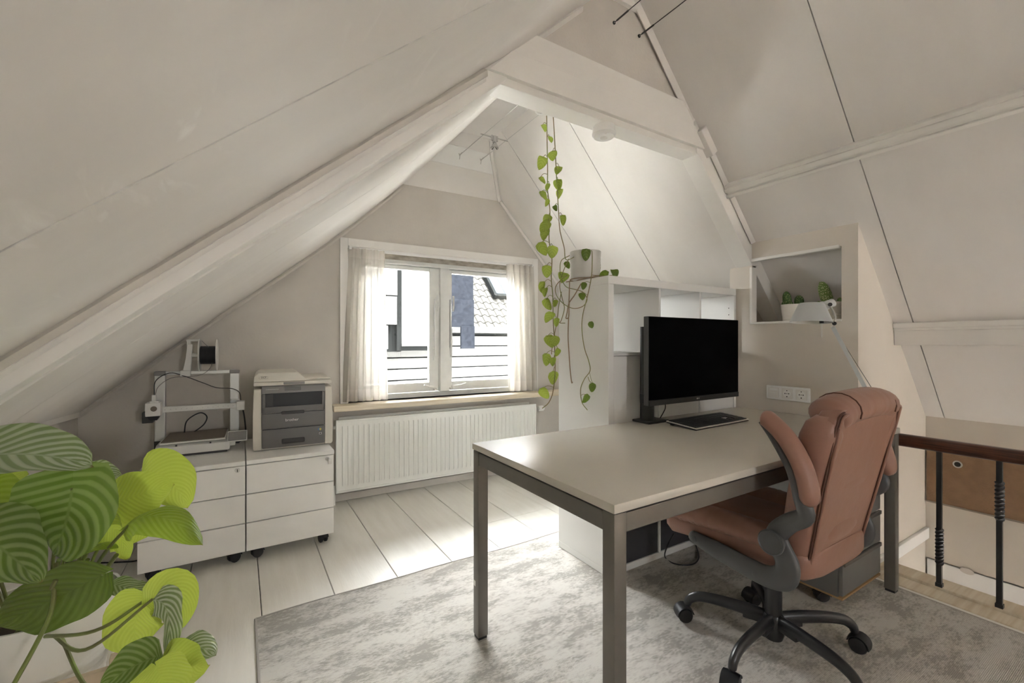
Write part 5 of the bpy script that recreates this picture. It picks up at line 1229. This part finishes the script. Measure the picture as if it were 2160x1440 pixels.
# ------------------------------------------------------------------ trailing pothos on the shelf
PT = V((1.580, 1.800, 1.470))
po = thing('trailing_plant', 'trailing pothos in a white pot on the shelf, vines hanging from the beam', 'plant', PT)
UQ = Mx.Translation(-PT)
MAT['vine'] = mat('vine_stem', (0.20, 0.25, 0.07), 0.5, var=0.4, vscale=12, col2=(0.26, 0.17, 0.08))
MAT['rope'] = mat('jute_cord', (0.33, 0.24, 0.16), 0.9, bump=0.8, bscale=400)
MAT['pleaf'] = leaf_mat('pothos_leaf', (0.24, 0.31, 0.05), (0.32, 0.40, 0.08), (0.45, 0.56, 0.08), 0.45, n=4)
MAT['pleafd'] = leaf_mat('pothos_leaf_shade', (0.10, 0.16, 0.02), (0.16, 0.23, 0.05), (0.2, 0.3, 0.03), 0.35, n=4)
MAT['pgrey'] = mat('grey_white_ceramic', (0.60, 0.58, 0.54), 0.4)
pp_ = [(0, 0.0), (0.066, 0.0), (0.072, 0.006)]
for k in range(7): z = 0.02 + k * 0.018; pp_ += [(0.077 + .0005 * k, z), (0.0795 + .0005 * k, z + .006)]
pp_ += [(0.083, 0.155), (0.083, 0.160), (0.077, 0.160), (0.076, 0.13), (0, 0.13)]
MB().lathe(pp_, seg=40).build('pot', MAT['pgrey'], po, ang=50)
MB().lathe([(0, 0.1305), (0.0718, 0.1305), (0, 0.136)], seg=24).build('soil', MAT['soil'], po)
hb = atx(1238, 548, 1.655); MB().box(-0.008, 0.008, -0.017, 0.017, -0.03, 0.055, bev=0.007, M=UQ @ Mx.Translation(hb)).build('plant_tag', MAT['ceram'], po, ang=30)
def vine(pts, n=6, r=0.0022, m='vine', nm='vine'):
    P = spline(pts, n); MB().tube([UQ @ p for p in P], r, 6).build(nm, MAT[m], po)
dA = 2.00
VA = [at(u, v, dA) for u, v in ((1153, 244), (1154, 300), (1155, 360), (1155, 400), (1160, 445), (1158, 504), (1164, 542), (1163, 587), (1166, 625), (1167, 678), (1169, 712), (1171, 775), (1167, 823), (1158, 848), (1144, 861))]
vine(VA)
VBp = [at(1167, 246, 2.0), at(1171, 314, 2.01), at(1174, 376, 2.03), at(1178, 442, 2.06), at(1181, 485, 2.10), at(1190, 522, 2.18), at(1195, 548, 2.25), PT + V((-0.03, 0.02, 0.15))]
vine(VBp)
XS = 1.496
c7 = lambda x, y: (1080 + x * 260 / 749, 400 + y * 500 / 1440)
VC = [PT + V((-0.02, -0.05, 0.145)), atx(*c7(485, 372), 1.53), atx(*c7(487, 450), 1.50)] + [atx(*c7(x, y), XS) for x, y in ((482, 530), (460, 640), (430, 760), (425, 850), (440, 960), (466, 1040), (474, 1100), (440, 1150), (417, 1210), (425, 1290), (458, 1338))]
vine(VC)
vine([atx(*c7(462, 1135), XS), atx(*c7(470, 1160), XS), atx(*c7(485, 1175), XS)], r=0.0016)
vine([atx(*c7(x, y), 1.49) for x, y in ((350, 400), (300, 430), (292, 490), (300, 540), (330, 590), (380, 605), (430, 622), (456, 665), (430, 708), (370, 720), (310, 690), (270, 640), (265, 590), (300, 545), (335, 520))])
vine([atx(*c7(x, y), 1.487) for x, y in ((345, 420), (310, 500), (290, 580), (305, 660), (318, 720), (300, 790), (290, 808), (322, 810))])
vine([atx(*c7(x, y), 1.484) for x, y in ((300, 620), (285, 700), (275, 780), (262, 860), (245, 950), (240, 1000))])
vine([atx(*c7(x, y), 1.488) for x, y in ((420, 570), (380, 640), (346, 690), (335, 745), (328, 780), (345, 770), (346, 690), (350, 560))], r=0.003, m='rope', nm='cord')
vine([atx(*c7(x, y), 1.488) for x, y in ((348, 690), (343, 800), (341, 900), (347, 1000), (353, 1090), (362, 1168), (368, 1168))], r=0.003, m='rope', nm='cord')
rp = [PT + V((0.082 * math.cos(a), 0.082 * math.sin(a), 0.012)) for a in [k * math.pi / 8 for k in range(17)]]
vine(rp, 3, 0.003, 'rope', 'cord')
vine([atx(*c7(330, 560), 1.52), atx(*c7(420, 545), 1.512), atx(*c7(470, 533), 1.51), atx(*c7(530, 522), 1.53)], r=0.003, m='rope', nm='cord')
vine([atx(*c7(524, 420), 1.66), atx(*c7(536, 460), 1.66), atx(*c7(530, 515), 1.66)], r=0.003, m='rope', nm='cord')
vine([at(1249, 580, 2.2), at(1272, 582, 2.18), at(1292, 580, 2.17)], r=0.0018)
def small_leaf(p, size, droop=1.0, side=0.0, mm='pleaf', seed=0, tocam=1.0):
    R_ = random.Random(seed)
    d = V((R_.uniform(-.3, .3), R_.uniform(-.3, .3), -1.0 * droop)) + RGT * side
    d.normalize(); n = TOCAM * tocam + UPV * R_.uniform(.1, .6) + RGT * R_.uniform(-.6, .6)
    b = p - d * size * .5; t = p + d * size * .5
    me = leaf_mesh(b, p + n.normalized() * size * R_.uniform(.02, .14), t, size * R_.uniform(.85, 1.0), n, 0.25, 0.03, R_.uniform(-.2, .5), 'leaf', MAT[mm], ns=9, nw=6, power=0.62, notch=0.14, seed=seed)
    me.transform(UQ); put('leaf', me, po)
    return b
LA = [(1147, 272, 15, .9), (1161, 295, 13, .9), (1141, 346, 24, 1), (1144, 382, 15, .8), (1156, 396, 13, 1), (1146, 414, 18, 1), (1152, 428, 14, 1), (1153, 464, 19, 1), (1148, 480, 24, 1), (1150, 497, 21, 1), (1145, 527, 25, 1), (1165, 533, 22, 1), (1153, 574, 22, .6), (1145, 607, 20, 1), (1150, 618, 17, 1), (1157, 643, 22, .7), (1172, 641, 13, 1), (1158, 671, 23, .7), (1174, 681, 16, 1), (1160, 722, 23, 1), (1171, 720, 18, 1), (1173, 744, 16, 1), (1151, 760, 22, .8), (1167, 764, 16, 1), (1166, 798, 24, .9), (1149, 831, 22, .7)]
def nearest(path, p):
    return min(spline(path, 6), key=lambda q: (q - p).length)
for i, (u, v, s_, d_) in enumerate(LA):
    p = at(u, v, dA - 0.02 * (i % 3)); b = small_leaf(p, s_ * dA / FPX * 1.12, d_, rnd.uniform(-.6, .6), seed=100 + i)
    q = nearest(VA, b + V((0, 0, .012))); vine([q, q.lerp(b, .5) + V((0, 0, .012)), b], 4, 0.0012, nm='leaf_stalk')
LB = [(1166, 330, 21, 1), (1177, 361, 17, 1), (1178, 391, 19, 1), (1181, 410, 18, 1), (1172, 440, 12, 1), (1187, 466, 19, .9)]
for i, (u, v, s_, d_) in enumerate(LB):
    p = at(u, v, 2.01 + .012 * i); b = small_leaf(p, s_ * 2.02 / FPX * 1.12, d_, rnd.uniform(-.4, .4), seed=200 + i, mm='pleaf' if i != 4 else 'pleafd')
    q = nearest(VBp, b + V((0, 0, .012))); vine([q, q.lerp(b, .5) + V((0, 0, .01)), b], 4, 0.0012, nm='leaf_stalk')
LC = [(1236, 539, 22, 1.0, 1.525), (1247, 686, 13, .4, 1.47), (1249, 818, 17, 1, 1.47), (1233, 841, 18, .8, 1.475), (1228, 626, 15, .4, 1.475), (1190, 588, 20, .7, 1.50), (1183, 583, 15, 1, 1.50), (1231, 604, 14, 1, 1.47), (1273, 580, 20, .1, 1.60), (1292, 577, 15, .8, 1.62), (1299, 577, 14, .9, 1.62), (1197, 560, 14, 1, 1.53)]
for i, (u, v, s_, d_, x_) in enumerate(LC):
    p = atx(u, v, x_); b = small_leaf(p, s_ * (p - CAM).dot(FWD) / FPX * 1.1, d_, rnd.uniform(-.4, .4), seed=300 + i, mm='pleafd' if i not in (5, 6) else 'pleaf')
    q = nearest(VC, b)
    if (q - b).length < .09: vine([q, q.lerp(b, .5) + V((-.004, 0, .006)), b], 4, 0.0012, nm='leaf_stalk')

# ------------------------------------------------------------------ small fittings
sd = thing('smoke_detector', 'round white smoke detector under the collar beam', 'smoke detector', (1.437, 1.508, 2.147))
MB().lathe([(0, 0), (0.050, 0), (0.052, -0.010), (0.052, -0.028), (0, -0.028)], seg=36).build('base', MAT['whitep'], sd)
MB().lathe([(0, -0.0285), (0.054, -0.0285), (0.055, -0.036), (0.046, -0.048), (0.02, -0.051), (0, -0.051)], seg=36).build('cover', MAT['whitep'], sd)
MB().lathe([(0, -0.0512), (0.018, -0.0512), (0.016, -0.054), (0, -0.0545)], seg=24).build('button', MAT['sock'], sd)
MB().cyl((-0.02, -0.032, -0.050), (-0.02, -0.032, -0.0475), 0.005, 12).build('sensor', MAT['sock'], sd)
W0a, W0b = V((1.435, 3.085, 2.583)), V((1.619, 3.085, 2.584)); W1a, W1b = V((1.490, 1.49, 2.644)), V((1.659, 1.49, 2.644))
lw = thing('cable_light', 'two tensioned steel cables with a small halogen spot below the ridge', 'spotlight', (1.55, 2.4, 2.6))
UW = unworld((1.55, 2.4, 2.6))
for a, b_ in ((W0a, W1a), (W0b, W1b)):
    MB().tube([UW @ a, UW @ b_], 0.0022, 6).build('cable', MAT['steel'], lw)
    h = MB(); h.tube([UW @ (a + V((-.02, .0, .02))), UW @ (a + V((0, -.012, 0))), UW @ (a + V((.0, .0, -.03)))], 0.003, 6).tube([UW @ a, UW @ (a + V((0, -.05, .003)))], 0.004, 6); h.build('hook', MAT['steel'], lw)
yq = 2.72
pa_, pb_ = W0a.lerp(W1a, (3.085 - yq) / 1.595), W0b.lerp(W1b, (3.085 - yq) / 1.595)
MB().tube([UW @ (pa_ + V((-.02, 0, .004))), UW @ (pb_ + V((.02, 0, .004)))], 0.0045, 8).build('cross_bar', MAT['chrome'], lw)
mp_ = UW @ pa_.lerp(pb_, .5)
MB().lathe([(0, 0.012), (0.016, 0.012), (0.016, -0.03), (0.012, -0.034), (0, -0.034)], c=mp_, seg=20).build('socket', MAT['chrome'], lw)
MB().lathe([(0.012, -0.034), (0.022, -0.050), (0.030, -0.068), (0.030, -0.072), (0.028, -0.070), (0.0, -0.055)], c=mp_, seg=24).build('reflector', MAT['chrome'], lw)
for s in (-1, 1): MB().cyl(mp_ + V((s * .02, 0, -.02)), mp_ + V((s * .02, 0, .016)), 0.008, 12).build('clamp', MAT['chrome'], lw)
fw_ = thing('cable_run', 'two steel lighting cables running forward from the beam panel', 'cable', (1.575, 0.4, 2.65))
U5 = unworld((1.575, 0.4, 2.65))
for a in (V((1.490, 1.498, 2.644)), V((1.659, 1.498, 2.644))):
    MB().tube([U5 @ a, U5 @ V((a.x, -2.65, 2.66))], 0.0022, 6).build('cable', MAT['vdark'], fw_)
    MB().cyl(U5 @ a, U5 @ (a + V((0, -.004, 0))), 0.008, 12).build('grommet', MAT['dark'], fw_)
    MB().tube([U5 @ (a + V((0, -.02, 0))), U5 @ (a + V((0, -.09, 0)))], 0.004, 8).build('turnbuckle', MAT['vdark'], fw_)
hk = MB(); pc_ = at(1140, 234, 1.99)
hk.tube([pc_ + RGT * (.022 * math.cos(a)) + UPV * (.016 * math.sin(a)) for a in [k * math.pi / 10 for k in range(21)]], 0.003, 8)
tag(hk.build('ring_hook', MAT['whitep']), 'small white ring behind the collar beam above the vine', 'hook')
fcab = MB(); fcab.tube(spline([(-0.62, 3.05, 0.006), (-0.52, 3.0, 0.006), (-0.46, 2.98, 0.006), (-0.40, 3.02, 0.006), (-0.30, 3.1, 0.006)], 6), 0.004, 8)
tag(fcab.build('floor_cable', MAT['black']), 'black cable on the floor behind the big plant', 'cable')
